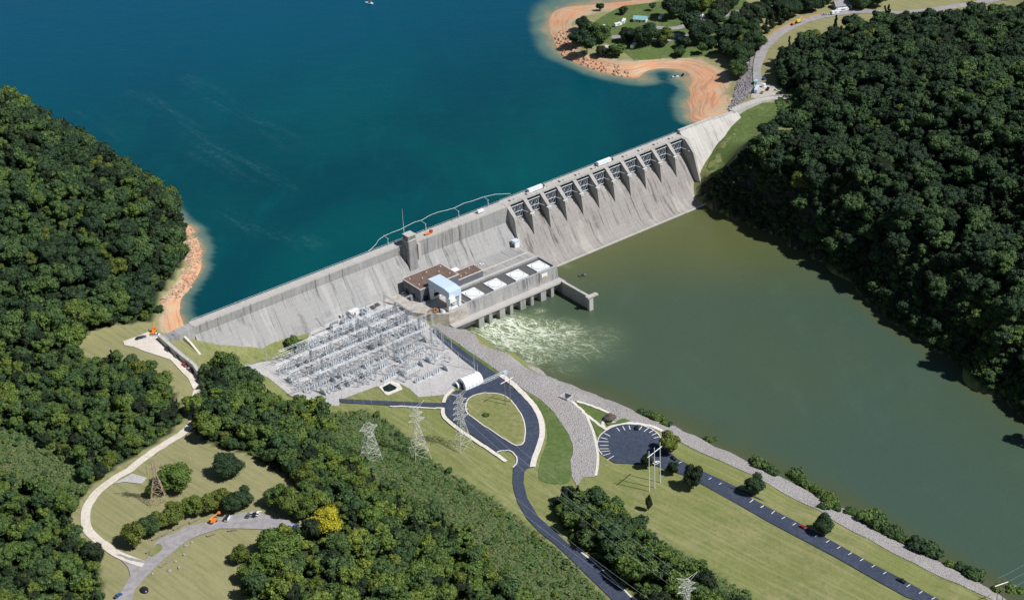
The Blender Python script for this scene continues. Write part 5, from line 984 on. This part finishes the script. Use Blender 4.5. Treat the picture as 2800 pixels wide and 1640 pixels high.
# ================================================================ VEHICLES
def paint(nm,col): return simple(nm,col,.28,.03,spec=.6)
PC={'white':paint('white_car_paint',(.78,.79,.8)),'black':paint('black_car_paint',(.015,.016,.02)),'silver':paint('silver_car_paint',(.42,.44,.46)),'blue':paint('blue_car_paint',(.05,.12,.28)),'red':paint('red_car_paint',(.38,.04,.04)),'tan':paint('tan_car_paint',(.4,.34,.25)),'grey':paint('grey_car_paint',(.12,.13,.15))}
CARD={}
def vehicle(kind,col):
    o=empty({'car':'parked_car','pickup':'pickup_truck','van':'parked_van'}[kind],(0,0,0)); m=PC[col]
    if kind=='car': L,w_,b1,cab=4.6,1.85,.95,[(-1.75,.0),(-1.25,.52),(.55,.55),(1.25,0)]
    elif kind=='pickup': L,w_,b1,cab=5.6,1.95,1.05,[(-.35,.0),(-.25,.75),(.95,.75),(1.55,0)]
    else: L,w_,b1,cab=5.6,2.05,1.15,[(-2.75,0),(-2.7,1.1),(1.5,1.1),(2.3,0)]
    pr=[(-L/2,.35),(-L/2,b1-.05),(-L/2+.15,b1),(L/2-.9,b1-.03),(L/2-.1,b1-.22),(L/2,.6),(L/2-.05,.35)]
    b=MB(); n=len(pr); b.add([(x,-w_/2,z) for x,z in pr]+[(x,w_/2,z) for x,z in pr],[(i,(i+1)%n,n+(i+1)%n,n+i) for i in range(n)]+[tuple(range(n))[::-1],tuple(range(n,2*n))])
    if kind=='van': b.box((-2.7,-w_/2+.03,b1),(1.3,w_/2-.03,b1+1.0))
    b.build('body',m,o)
    c_=MB(); n=len(cab); k=.86; c_.add([(x,-w_/2*(k if z>0 else .97),b1-.01+z) for x,z in cab]+[(x,w_/2*(k if z>0 else .97),b1-.01+z) for x,z in cab],[(i,(i+1)%n,n+(i+1)%n,n+i) for i in range(n)]+[tuple(range(n))[::-1],tuple(range(n,2*n))]); c_.build('window',M['glass'],o)
    if kind!='van': MB().box((cab[1][0]+.05,-w_/2*.84,b1+cab[1][1]-.01),(cab[2][0]-.02,w_/2*.84,b1+cab[1][1]+.04)).build('roof',m,o)
    if kind=='pickup': MB().box((-L/2+.15,-w_/2+.15,b1+.005),(-.55,w_/2-.15,b1+.02)).build('cargo_bed',M['dark'],o)
    for x in (-L/2+.95,L/2-.95):
        for y in (-w_/2-.01,w_/2-.21): MB().bar((x,y,.34),(x,y+.22,.34),.34,10).build('wheel',M['dark'],o)
    return o
def park(kind,col,px,py,ang,label,name=None,group=None,z=None,dz=.5,world=None,cat=None,sc_=1):
    key=(kind,col); o=copytree(CARD[key]) if key in CARD else vehicle(kind,col); CARD.setdefault(key,o)
    if world is not None: p=np.array(world)
    else: p=G(px,py) if z is None else P(px,py,z); p=p+np.array([0,0,dz if z is None else 0])
    o.location=[float(v) for v in p]; o.rotation_euler=(0,0,ang); o.scale=(sc_,)*3; tag(o,label,cat or {'car':'car','pickup':'pickup','van':'van'}[kind],group); return o
def dirpx(a,b_): A=G(*a);B=G(*b_); return math.atan2(B[1]-A[1],B[0]-A[0])
rr_=dirpx((1700,1165),(2200,1425))
park('car','black',1567,1057,1.45,'black car parked at the top of the circular lot')
park('car','black',1657,1132,rr_,'dark car parked on the river road by the round olive tree')
park('car','white',1616,1143,.6,'small white car behind the tall white poles')
park('car','red',1976,1300,rr_,'dark red car parked in the tree shade on the river road')
park('pickup','black',2218,1433,rr_,'black pickup driving down the straight river road')
park('car','white',1001,722,-1.2,'white car beside the brown-roofed service building',world=W(128.5,24,18.02)); 
park('car','white',1225,659,.5,'white car on the powerhouse deck behind the hatches',world=W(193,26.5,18.02))
park('van','white',561,1279,1.3,'white van parked at the middle of the overlook curve')
for i,(x,y,c_,k) in enumerate(((612,1272,'grey','car'),(620,1268,'silver','car'),(628,1270,'black','car'),(636,1267,'white','car'))): park(k,c_,x,y,1.2,['dark grey car leftmost of the four parked by the overlook trees','silver car second from the left of the four parked by the overlook trees','black car third from the left of the four parked by the overlook trees','white car rightmost of the four parked by the overlook trees'][i])
for i,(x,y,c_) in enumerate(((708,1300,'silver'),(718,1308,'black'),(728,1300,'blue'))): park('car',c_,x,y,.9,['silver car at the shaded end of the overlook parking','black car at the shaded end of the overlook parking','blue car at the shaded end of the overlook parking'][i])
park('car','black',343,836,.5,'black car nearest the dirt clearing in the lot by the dam'); park('car','blue',352,833,.5,'dark blue car in the lot by the left end of the dam'); park('pickup','white',384,829,0.1,'white pickup beside the end of the retaining wall')
for i,(x,y,c_) in enumerate(((414,866,'black'),(437,884,'grey'),(456,905,'red'),(468,915,'tan'),(472,918,'black'))): park('car',c_,x-2,y-2,-.85,['black car parked nearest the dam along the retaining wall','grey car parked along the retaining wall','red car parked along the retaining wall','tan car parked along the retaining wall','black car parked lowest along the retaining wall'][i])
park('car','blue',292,1468,.9,'blue car at the bottom of the overlook road')
park('car','silver',1018*1,0,0,'silver car on the curving hill road behind the yellow truck',world=G(2030,40)+[0,0,.4]); park('car','white',0,0,.3,'white car on the curving hill road',world=G(2046,37)+[0,0,.4])
park('pickup','black',0,0,1.2,'black pickup in the lot at the right end of the dam',world=G(*zr((1258,1036))[0])+[0,0,.4]); park('car','tan',0,0,1.1,'tan vehicle with trailer in the lot at the right end of the dam',world=G(*zr((1196,1075))[0])+[0,0,.4])
park('car','blue',0,0,1.4,'blue car on the verge above the lot at the right end of the dam',world=G(*zr((1216,918))[0])+[0,0,.4])
# trucks, trailers, campers
def camper(px,py,rz,L,label,m=None,cat='camper',name='camper',h=3,wd=2.4,dz=.3):
    o=empty(name,G(px,py)+[0,0,dz],rz,label=label,cat=cat); pr=[(-L/2,.6),(-L/2,h),(L/2-.8,h),(L/2,h*.72),(L/2,.6)]; n=5
    b=MB(); b.add([(x,-wd/2,z) for x,z in pr]+[(x,wd/2,z) for x,z in pr],[(i,(i+1)%n,n+(i+1)%n,n+i) for i in range(n)]+[tuple(range(n))[::-1],tuple(range(n,2*n))]); b.build('body',m or M['white'],o)
    MB().box((-L*.2,-wd/2-.05,1.6),(L*.15,-wd/2-.005,2.3)).build('window',M['glass'],o); MB().box((-.5,-.5,h),(.5,.5,h+.3)).build('roof_unit',M['curb'],o)
    for y in (-wd/2-.02,wd/2-.2): MB().bar((-L*.1,y,.4),(-L*.1,y+.22,.4),.4,9).build('wheel',M['dark'],o)
    return o
cl=[((880,290),.4,9,'white camper nearest the red clay point on the peninsula'),((1045,265),.5,7,'white camper left of the turquoise cottage'),((1100,235),1.3,8,'upright-parked white camper left of the turquoise cottage'),((1195,470),1.2,9,'white camper under the trees at the near edge of the campground'),((920,500),1.0,8,'grey camper under the olive trees near the shore'),((1440,375),1.2,6,'small cream camper between two dark trees'),((1885,450),1.2,8,'blue and white camper at the near right of the campground'),((2035,470),1.4,6,'small white camper at the right end of the campground'),((1470,190),1.1,8,'pale camper half hidden in tree shade'),((1850,190),.3,9,'long white camper deep in the campground trees'),((1620,380),.5,7,'shaded blue camper near the camp road')]
for (x,y),rz,L,lab in cl: camper(*z2((x,y))[0],rz,L,lab,M['blue'] if 'blue camper' in lab else (M['tgrey'] if 'grey' in lab else None))
camper(*zr((1345,150))[0],.2,11,'long white camper beside the lane above the hill road'); camper(*zr((1290,180))[0],.2,8,'shorter white camper beside the lane above the hill road'); camper(*zr((2030,170))[0],.4,7,'white box truck on the curving hill road below the grey-roofed house',cat='truck',name='box_truck'); camper(*zr((2120,140))[0],.2,10,'white trailer parked in front of the grey-roofed house')
camper(*zr((450,210))[0],.3,7,'white camper in the gap between the tallest campground trees')
camper(*zr((1130,1050))[0],1.25,11,'pale blue office trailer in the lot at the right end of the dam',M['crane'],cat='trailer',name='office_trailer'); camper(*zr((1120,965))[0],1.35,6,'turquoise tarpaulin-covered trailer above the office trailer',simple('turquoise_cover',(.3,.55,.52),.7),cat='trailer',name='covered_trailer')
o=empty('storage_tank',G(*zr((1212,1010))[0])+[0,0,.4],0,label='white round tank beside the office trailer',cat='tank'); MB().bar((0,0,0),(0,0,2.6),1.5,12).build('shell',M['white'],o); MB().bar((0,0,2.6),(0,0,3.0),1.4,12,.5).build('dome',M['white'],o)
def house(px,py,rz,L,wd,h,label,wm,rm,name='house'):
    o=empty(name,G(px,py),rz,label=label,cat='house'); MB().box((-L/2,-wd/2,-1),(L/2,wd/2,h)).build('wall',wm,o); e=.5
    MB().add([(-L/2-e,-wd/2-e,h-.1),(L/2+e,-wd/2-e,h-.1),(L/2+e,wd/2+e,h-.1),(-L/2-e,wd/2+e,h-.1),(-L/2-e,0,h+wd*.3),(L/2+e,0,h+wd*.3)],[(0,1,5,4),(2,3,4,5),(0,4,3),(1,2,5),(3,2,1,0)]).build('roof',rm,o)
    MB().box((-.6,-wd/2-.08,0),(.6,-wd/2-.005,2.2)).build('door',M['glass'],o)
    for x in (-L*.3,L*.25): MB().box((x,-wd/2-.08,1),(x+1.6,-wd/2-.005,2.2)).build('window',M['glass'],o)
M['groof']=simple('grey_shingles',(.30,.29,.31),.9,.15)
house(*zr((2110,90))[0],.15,14,11,3.2,'grey-roofed house at the top edge beside the curving hill road',M['white'],M['groof']); house(*z2((1265,215))[0],-.3,11,7,3,'turquoise-roofed cottage on the peninsula lawn',M['white'],simple('turquoise_roof',(.22,.42,.46),.6),'cottage'); house(1905,26,.2,9,6,3,'small white cottage near the lane behind the hill road',M['white'],M['groof'],'cottage')
# boats
def boat(px,py,z,rz,L,label,col='white',mast=False,person=False):
    o=empty('sailing_boat' if mast else 'motor_boat',P(px,py,z),rz,label=label,cat='boat'); w_=L*.34; st=[(-L/2,.8),(-L*.1,1),(L*.25,.8),(L/2,.03)]; vs=[]
    for x,k in st: vs+=[(x,-w_/2*k,.75),(x,w_/2*k,.75),(x,w_/2*k*.5,-.25),(x,-w_/2*k*.5,-.25)]
    fs=[]; 
    for i in range(3): a=4*i; fs+=[(a,a+4,a+5,a+1),(a+1,a+5,a+6,a+2),(a+2,a+6,a+7,a+3),(a+3,a+7,a+4,a)]
    fs+=[(0,1,2,3),(15,14,13,12)]; MB().add(vs,fs).build('hull',PC[col] if col in PC else M[col],o)
    MB().box((-L*.2,-w_*.3,.75),(L*.08,w_*.3,1.3)).build('console',M['glass'],o); MB().box((-L/2-.35,-.25,.2),(-L/2,.25,1.2)).build('outboard_motor',M['dark'],o)
    if mast: MB().bar((.2,0,.7),(.2,0,L*1.15),.09,5).build('mast',M['white'],o); MB().add([(.1,.02,1.4),(-L*.42,.3,1.5),(.1,.02,L*1.1),(.1,-.02,1.4),(-L*.42,.26,1.5),(.1,-.02,L*1.1)],[(0,1,2),(5,4,3),(0,3,4,1),(1,4,5,2),(2,5,3,0)]).build('sail',M['white'],o)
    return o
boat(908,9,37.1,2.6,9,'white sailing boat alone at the top edge of the reservoir',mast=True); fb=boat(1435,679,0.1,.1,6.0,'dark fishing boat on the river below the spillway','grey')
boat(*z2((1610,760))[0],37.1,.2,6,'white pontoon boat at the waterline of the red beach'); boat(*z2((1683,742))[0],37.1,1.3,5.5,'black boat pulled in beside the pontoon on the red beach','black')
# people fishing in the river boat
def person(loc,rz,shirt,label):
    me=bpy.data.meshes.new('person'); J=[(0,0,.42),(0,0,.72),(0,.0,1.0),(0,0,1.12),(0,0,1.26),(.18,.0,.98),(.3,.18,.78),(.32,.42,.8),(-.18,0,.98),(-.3,.2,.78),(-.2,.42,.82),(.1,.0,.4),(.13,.42,.45),(.13,.45,.05),(-.1,0,.4),(-.13,.42,.45),(-.13,.45,.05)]
    E=[(0,1),(1,2),(2,3),(3,4),(2,5),(5,6),(6,7),(2,8),(8,9),(9,10),(0,11),(11,12),(12,13),(0,14),(14,15),(15,16)]; me.from_pydata(J,E,[]); o=bpy.data.objects.new('person',me); COL.objects.link(o); md=o.modifiers.new('skin','SKIN')
    R=[.15,.15,.16,.07,.11,.08,.055,.045,.08,.055,.045,.1,.09,.06,.1,.09,.06]
    for v,r__ in zip(me.skin_vertices[0].data,R): v.radius=(r__,r__)
    me.skin_vertices[0].data[0].use_root=True; o.modifiers.new('sub','SUBSURF').levels=1; me.materials.append(shirt); o.location=loc; o.rotation_euler=(0,0,rz); tag(o,label,'person')
bp=P(1435,679,.1); person(bp+[-1.6,-.1,.35],-.6,PC['blue'],'person in a blue top sitting at the stern of the fishing boat'); person(bp+[1.5,.1,.35],1.2,PC['white'],'person in a white top sitting at the bow of the fishing boat')
# overlook work site
o=empty('telehandler',G(525,1286)+[0,0,.4],.75,label='orange boom lift working at the overlook kerb',cat='construction vehicle'); MB().box((-2.2,-1.1,.6),(2.2,1.1,1.7)).box((-2,-1,1.7),(-.6,.2,2.7)).build('body',M['orange'],o); MB().bar((-1.8,.6,2.3),(4.2,.6,3.6),.25).build('boom',M['orange'],o); MB().box((4.0,0,2.9),(5.4,1.2,4)).build('basket',M['orange'],o); 
for x in (-1.5,1.5):
    for y in (-1.25,.95): MB().bar((x,y,.55),(x,y+.3,.55),.55,10).build('wheel',M['dark'],o)
o=empty('crane_truck',G(378,822)+[0,0,.4],1.4,label='orange crane truck standing by the left end of the dam',cat='construction vehicle'); MB().box((-3.5,-1.2,.7),(3.5,1.2,1.6)).box((1.6,-1.1,1.6),(3.4,1.1,2.8)).build('body',M['orange'],o); MB().bar((-2,0,1.8),(3.5,0,6.2),.3).build('boom',M['orange'],o)
for x in (-2.4,-1.1,2.4):
    for y in (-1.3,1.0): MB().bar((x,y,.5),(x,y+.3,.5),.5,10).build('wheel',M['dark'],o)
o=empty('excavator',G(1964,58)+[0,0,.4],.6,label='yellow excavator at the edge of the curving hill road',cat='construction vehicle'); MB().box((-1.8,-1.2,1),(1.8,1.2,2.6)).build('body',M['yellow'],o); MB().bar((1.2,.3,2.2),(4,.3,4.6),.28).bar((4,.3,4.6),(6,.3,1.6),.22).build('arm',M['yellow'],o)
for y in (-1.3,.8): MB().box((-2.2,y,0),(2.2,y+.5,.95)).build('track',M['dark'],o)
o=empty('roller',G(1952,64)+[0,0,.4],.6,label='dark compaction roller just left of the yellow excavator',cat='construction vehicle'); MB().box((-1.4,-.8,.8),(1.2,.8,2)).build('body',M['orange'],o); 
for x in (-1.7,1.6): MB().bar((x,-.9,.7),(x,.9,.7),.7,12).build('drum',M['dark'],o)
# crest equipment
def crest(name,s,t,sx,sy,h,m,label,cat,cab=None):
    fr=(s,t,44.15); o=thing(name,fr,label,cat); MB().box((s-sx/2,t-sy/2,44.7),(s+sx/2,t+sy/2,44.7+h)).build('body',m,o,fr); MB().box((s-sx/2+.3,t-sy/2+.2,44.15),(s+sx/2-.3,t+sy/2-.2,44.7)).build('chassis',M['dark'],o,fr)
    if cab: MB().box((s+sx/2+.1,t-sy/2+.1,44.6),(s+sx/2+2,t+sy/2-.1,46.6)).build('cab',cab,o,fr)
crest('cargo_container',262,2.2,12.5,2.5,2.6,M['white'],'white container with a dark cab on the crest above the third spillway gate','container',M['steelb'])
crest('cargo_container',327,2.2,12.5,2.5,2.8,M['white'],'white container with a dark cab on the crest near the middle of the spillway','container',M['steelb'])
crest('flatbed_truck',164.5,4.6,4.5,2,.5,M['orange'],'orange flatbed truck on the crest right of the elevator tower','truck',M['red']); crest('white_van',212,3.0,5,2,1.8,M['white'],'white van on the crest left of the spillway','van')
crest('truck_trailer',101,3.6,5,2,1.4,M['red'],'red-brown work trailer on the crest in the left half of the dam','trailer') if False else None
# debris and stones beside the overlook road
for i,(x,y,s_) in enumerate(((1390,1075,1.6),(1375,1140,1.4),(1310,1190,1.2),(1340,1240,1.5),(1265,1260,1.8),(1140,1285,1.3),(1195,1230,1.2),(1435,1050,1.2))):
    p=G(*z9((x,y))[0]); r=np.random.default_rng(i); bm=bmesh.new(); bmesh.ops.create_icosphere(bm,subdivisions=2,radius=s_*.7)
    for v in bm.verts: v.co*=r.uniform(.75,1.15); v.co.z*=.55
    me=bpy.data.meshes.new('boulder'); bm.to_mesh(me); bm.free(); me.materials.append(M['riprap']); o=bpy.data.objects.new('boulder',me); COL.objects.link(o); o.location=(p[0],p[1],p[2]+.3); tag(o,'pale boulder on the grass below the overlook road','boulder','boulders beside the overlook road')
for i,(x,y,L,a) in enumerate(((1245,1205,9,.9),(1185,1010,8,.75),(1360,925,11,.75),(1460,890,7,.7),(1240,985,5,.8),(1740,965,5,.2),(1580,1000,5,.4),(1130,1100,8,1.05))):
    p=G(*z9((x,y))[0]); o=MB().box((-L/2,-.3,0),(L/2,.3,.4)).box((-L/2,.45,0),(L/2*.6,.8,.3)).build('timber_stack',M['wood']); o.location=(p[0],p[1],p[2]+.4); o.rotation_euler=(0,0,a); tag(o,'pale stack of timbers along the overlook parking edge','timber stack','timber stacks along the overlook parking')
o=empty('piano_shaped_tarp',G(355,1450),.5,label='large dark covered object with rounded shape on the grass by the overlook road',cat='cover') if False else None
p=G(355,1452); o=MB(); 
for zz,rr in ((0,2.3),(.7,2.2),(1.2,1.5),(1.45,.5)): o.v+=[(rr*1.0*math.cos(a),rr*1.35*math.sin(a),zz) for a in np.linspace(0,6.283,13)[:-1]]
o.f+=[(12*j+i,12*j+(i+1)%12,12*(j+1)+(i+1)%12,12*(j+1)+i) for j in range(3) for i in range(12)]+[tuple(range(36,48))]
o=o.build('covered_load',M['black'],smooth=True); o.location=(p[0],p[1],p[2]-.1); o.rotation_euler=(0,0,.4); tag(o,'rounded black tarpaulin-covered load on the grass by the overlook road','covered load')
# rock ledges and rocks on the beaches, stones on the bank (uncountable)
def rockmesh(name,label,pts,scs,m,flat=.6,seed=3):
    r=np.random.default_rng(seed); V=[];Fq=[]
    base=np.array([(-1,-1,-1),(1,-1,-1),(1,1,-1),(-1,1,-1),(-1,-1,1),(1,-1,1),(1,1,1),(-1,1,1)],float)*.6; fc=np.array([(3,2,1,0),(4,5,6,7),(0,1,5,4),(1,2,6,5),(2,3,7,6),(3,0,4,7)])
    for p,s_ in zip(pts,scs):
        q=base*r.uniform(.55,1.3,(8,3)); q*=np.array([1.4,.9,flat])*s_; a=r.uniform(0,6.28) if flat>.5 else r.normal(.55,.25); ca,sa=math.cos(a),math.sin(a); tl=r.normal(0,.25); q=q@np.array([[1,0,tl],[0,1,0],[-tl,0,1]]); x=q[:,0]*ca-q[:,1]*sa; y=q[:,0]*sa+q[:,1]*ca
        V.append(np.stack([x,y,q[:,2]],1)+p); Fq.append(fc+8*(len(V)-1))
    return tag(mesh_np(name,np.vstack(V),np.vstack(Fq),m),label,kind='stuff')
def scat(poly,n,seed,wz=None):
    r=np.random.default_rng(seed); x0,y0=np.min(poly,0);x1,y1=np.max(poly,0); out=[]
    W_=np.array([G(*p) for p in poly]); lo=W_.min(0); hi=W_.max(0); out=np.zeros((0,3))
    while len(out)<n:
        q=r.uniform(lo[:2],hi[:2],(n*4,2)); q=q[inpoly(q,[tuple(p[:2]) for p in W_])]; out=np.vstack([out,np.column_stack([q,T(q[:,0],q[:,1])])])
    return out[:n]
M['redrock']=ground('red_rock',[(.58,.36,.24),(.60,.46,.34),(.38,.23,.16)],[.15,.6],.4,1)
lb_=[(455,555),(478,570),(494,615),(495,655),(480,686),(462,716),(440,735),(410,745),(385,765),(400,725),(440,690),(455,640)]
pt=scat(lb_,260,1); rockmesh('beach_rocks','slabs of pale red rock scattered on the left shore',pt,np.random.default_rng(2).uniform(.5,2.1,260),M['redrock'],.35)
rb_=z2((430,440),(470,560),(590,600),(700,660),(850,700),(1000,740),(1180,770),(1150,700),(1060,640),(980,640),(850,600),(650,560),(600,470),(620,330),(480,290),(430,350))
pt=scat(rb_,240,4); rockmesh('beach_rocks','slabs of pale red rock scattered on the peninsula shore',pt,np.random.default_rng(5).uniform(.5,2.0,240),M['redrock'],.35)
bw=np.array(bank); pt=scat(bank,2600,6); rockmesh('riprap_stones','loose pale stones of the riverbank riprap',pt+[0,0,.2],np.random.default_rng(7).uniform(.15,.5,2600),M['riprap'],.7)
sl_=zr((1090,590),(1085,700),(1090,960),(1050,1110),(880,1230),(800,1270),(860,1130),(900,960),(960,860),(980,760),(1040,680)); pt=scat(sl_,420,8); rockmesh('riprap_stones','loose grey stones of the riprap beside the curving road',pt+[0,0,.35],np.random.default_rng(9).uniform(.35,1.0,420),M['rip2'],.7)
# boundary fence of the switchyard
def fence(pts,label):
    ps=[G(*q) for q in pts]; o=empty('chain_link_fence',ps[0],0,label=label,cat='fence'); xy=resamp([tuple(p[:2]) for p in ps],3,False); b0=ps[0]; pr_=MB()
    for a in xy: z=float(T(*a)); MB().bar((a[0]-b0[0],a[1]-b0[1],z-b0[2]),(a[0]-b0[0],a[1]-b0[1],z-b0[2]+2.4),.05,3).build('post',M['steel'],o) if len(o.children)<90 else None
    for zz in (.15,1.3,2.35): pr_.tube([(a[0]-b0[0],a[1]-b0[1],float(T(*a))-b0[2]+zz) for a in xy],.03,3)
    pr_.build('rail',M['steel'],o)
fence([(603,903),(640,890),(700,878),(755,846),(765,822)],'thin fence along the grass side of the switchyard'); fence([(1032,782),(1062,812),(1120,868),(1170,905)],'thin fence between switchyard and access road'); fence([(832,998),(775,996),(720,976),(660,930),(603,903)],'thin fence along the wooded side of the switchyard')
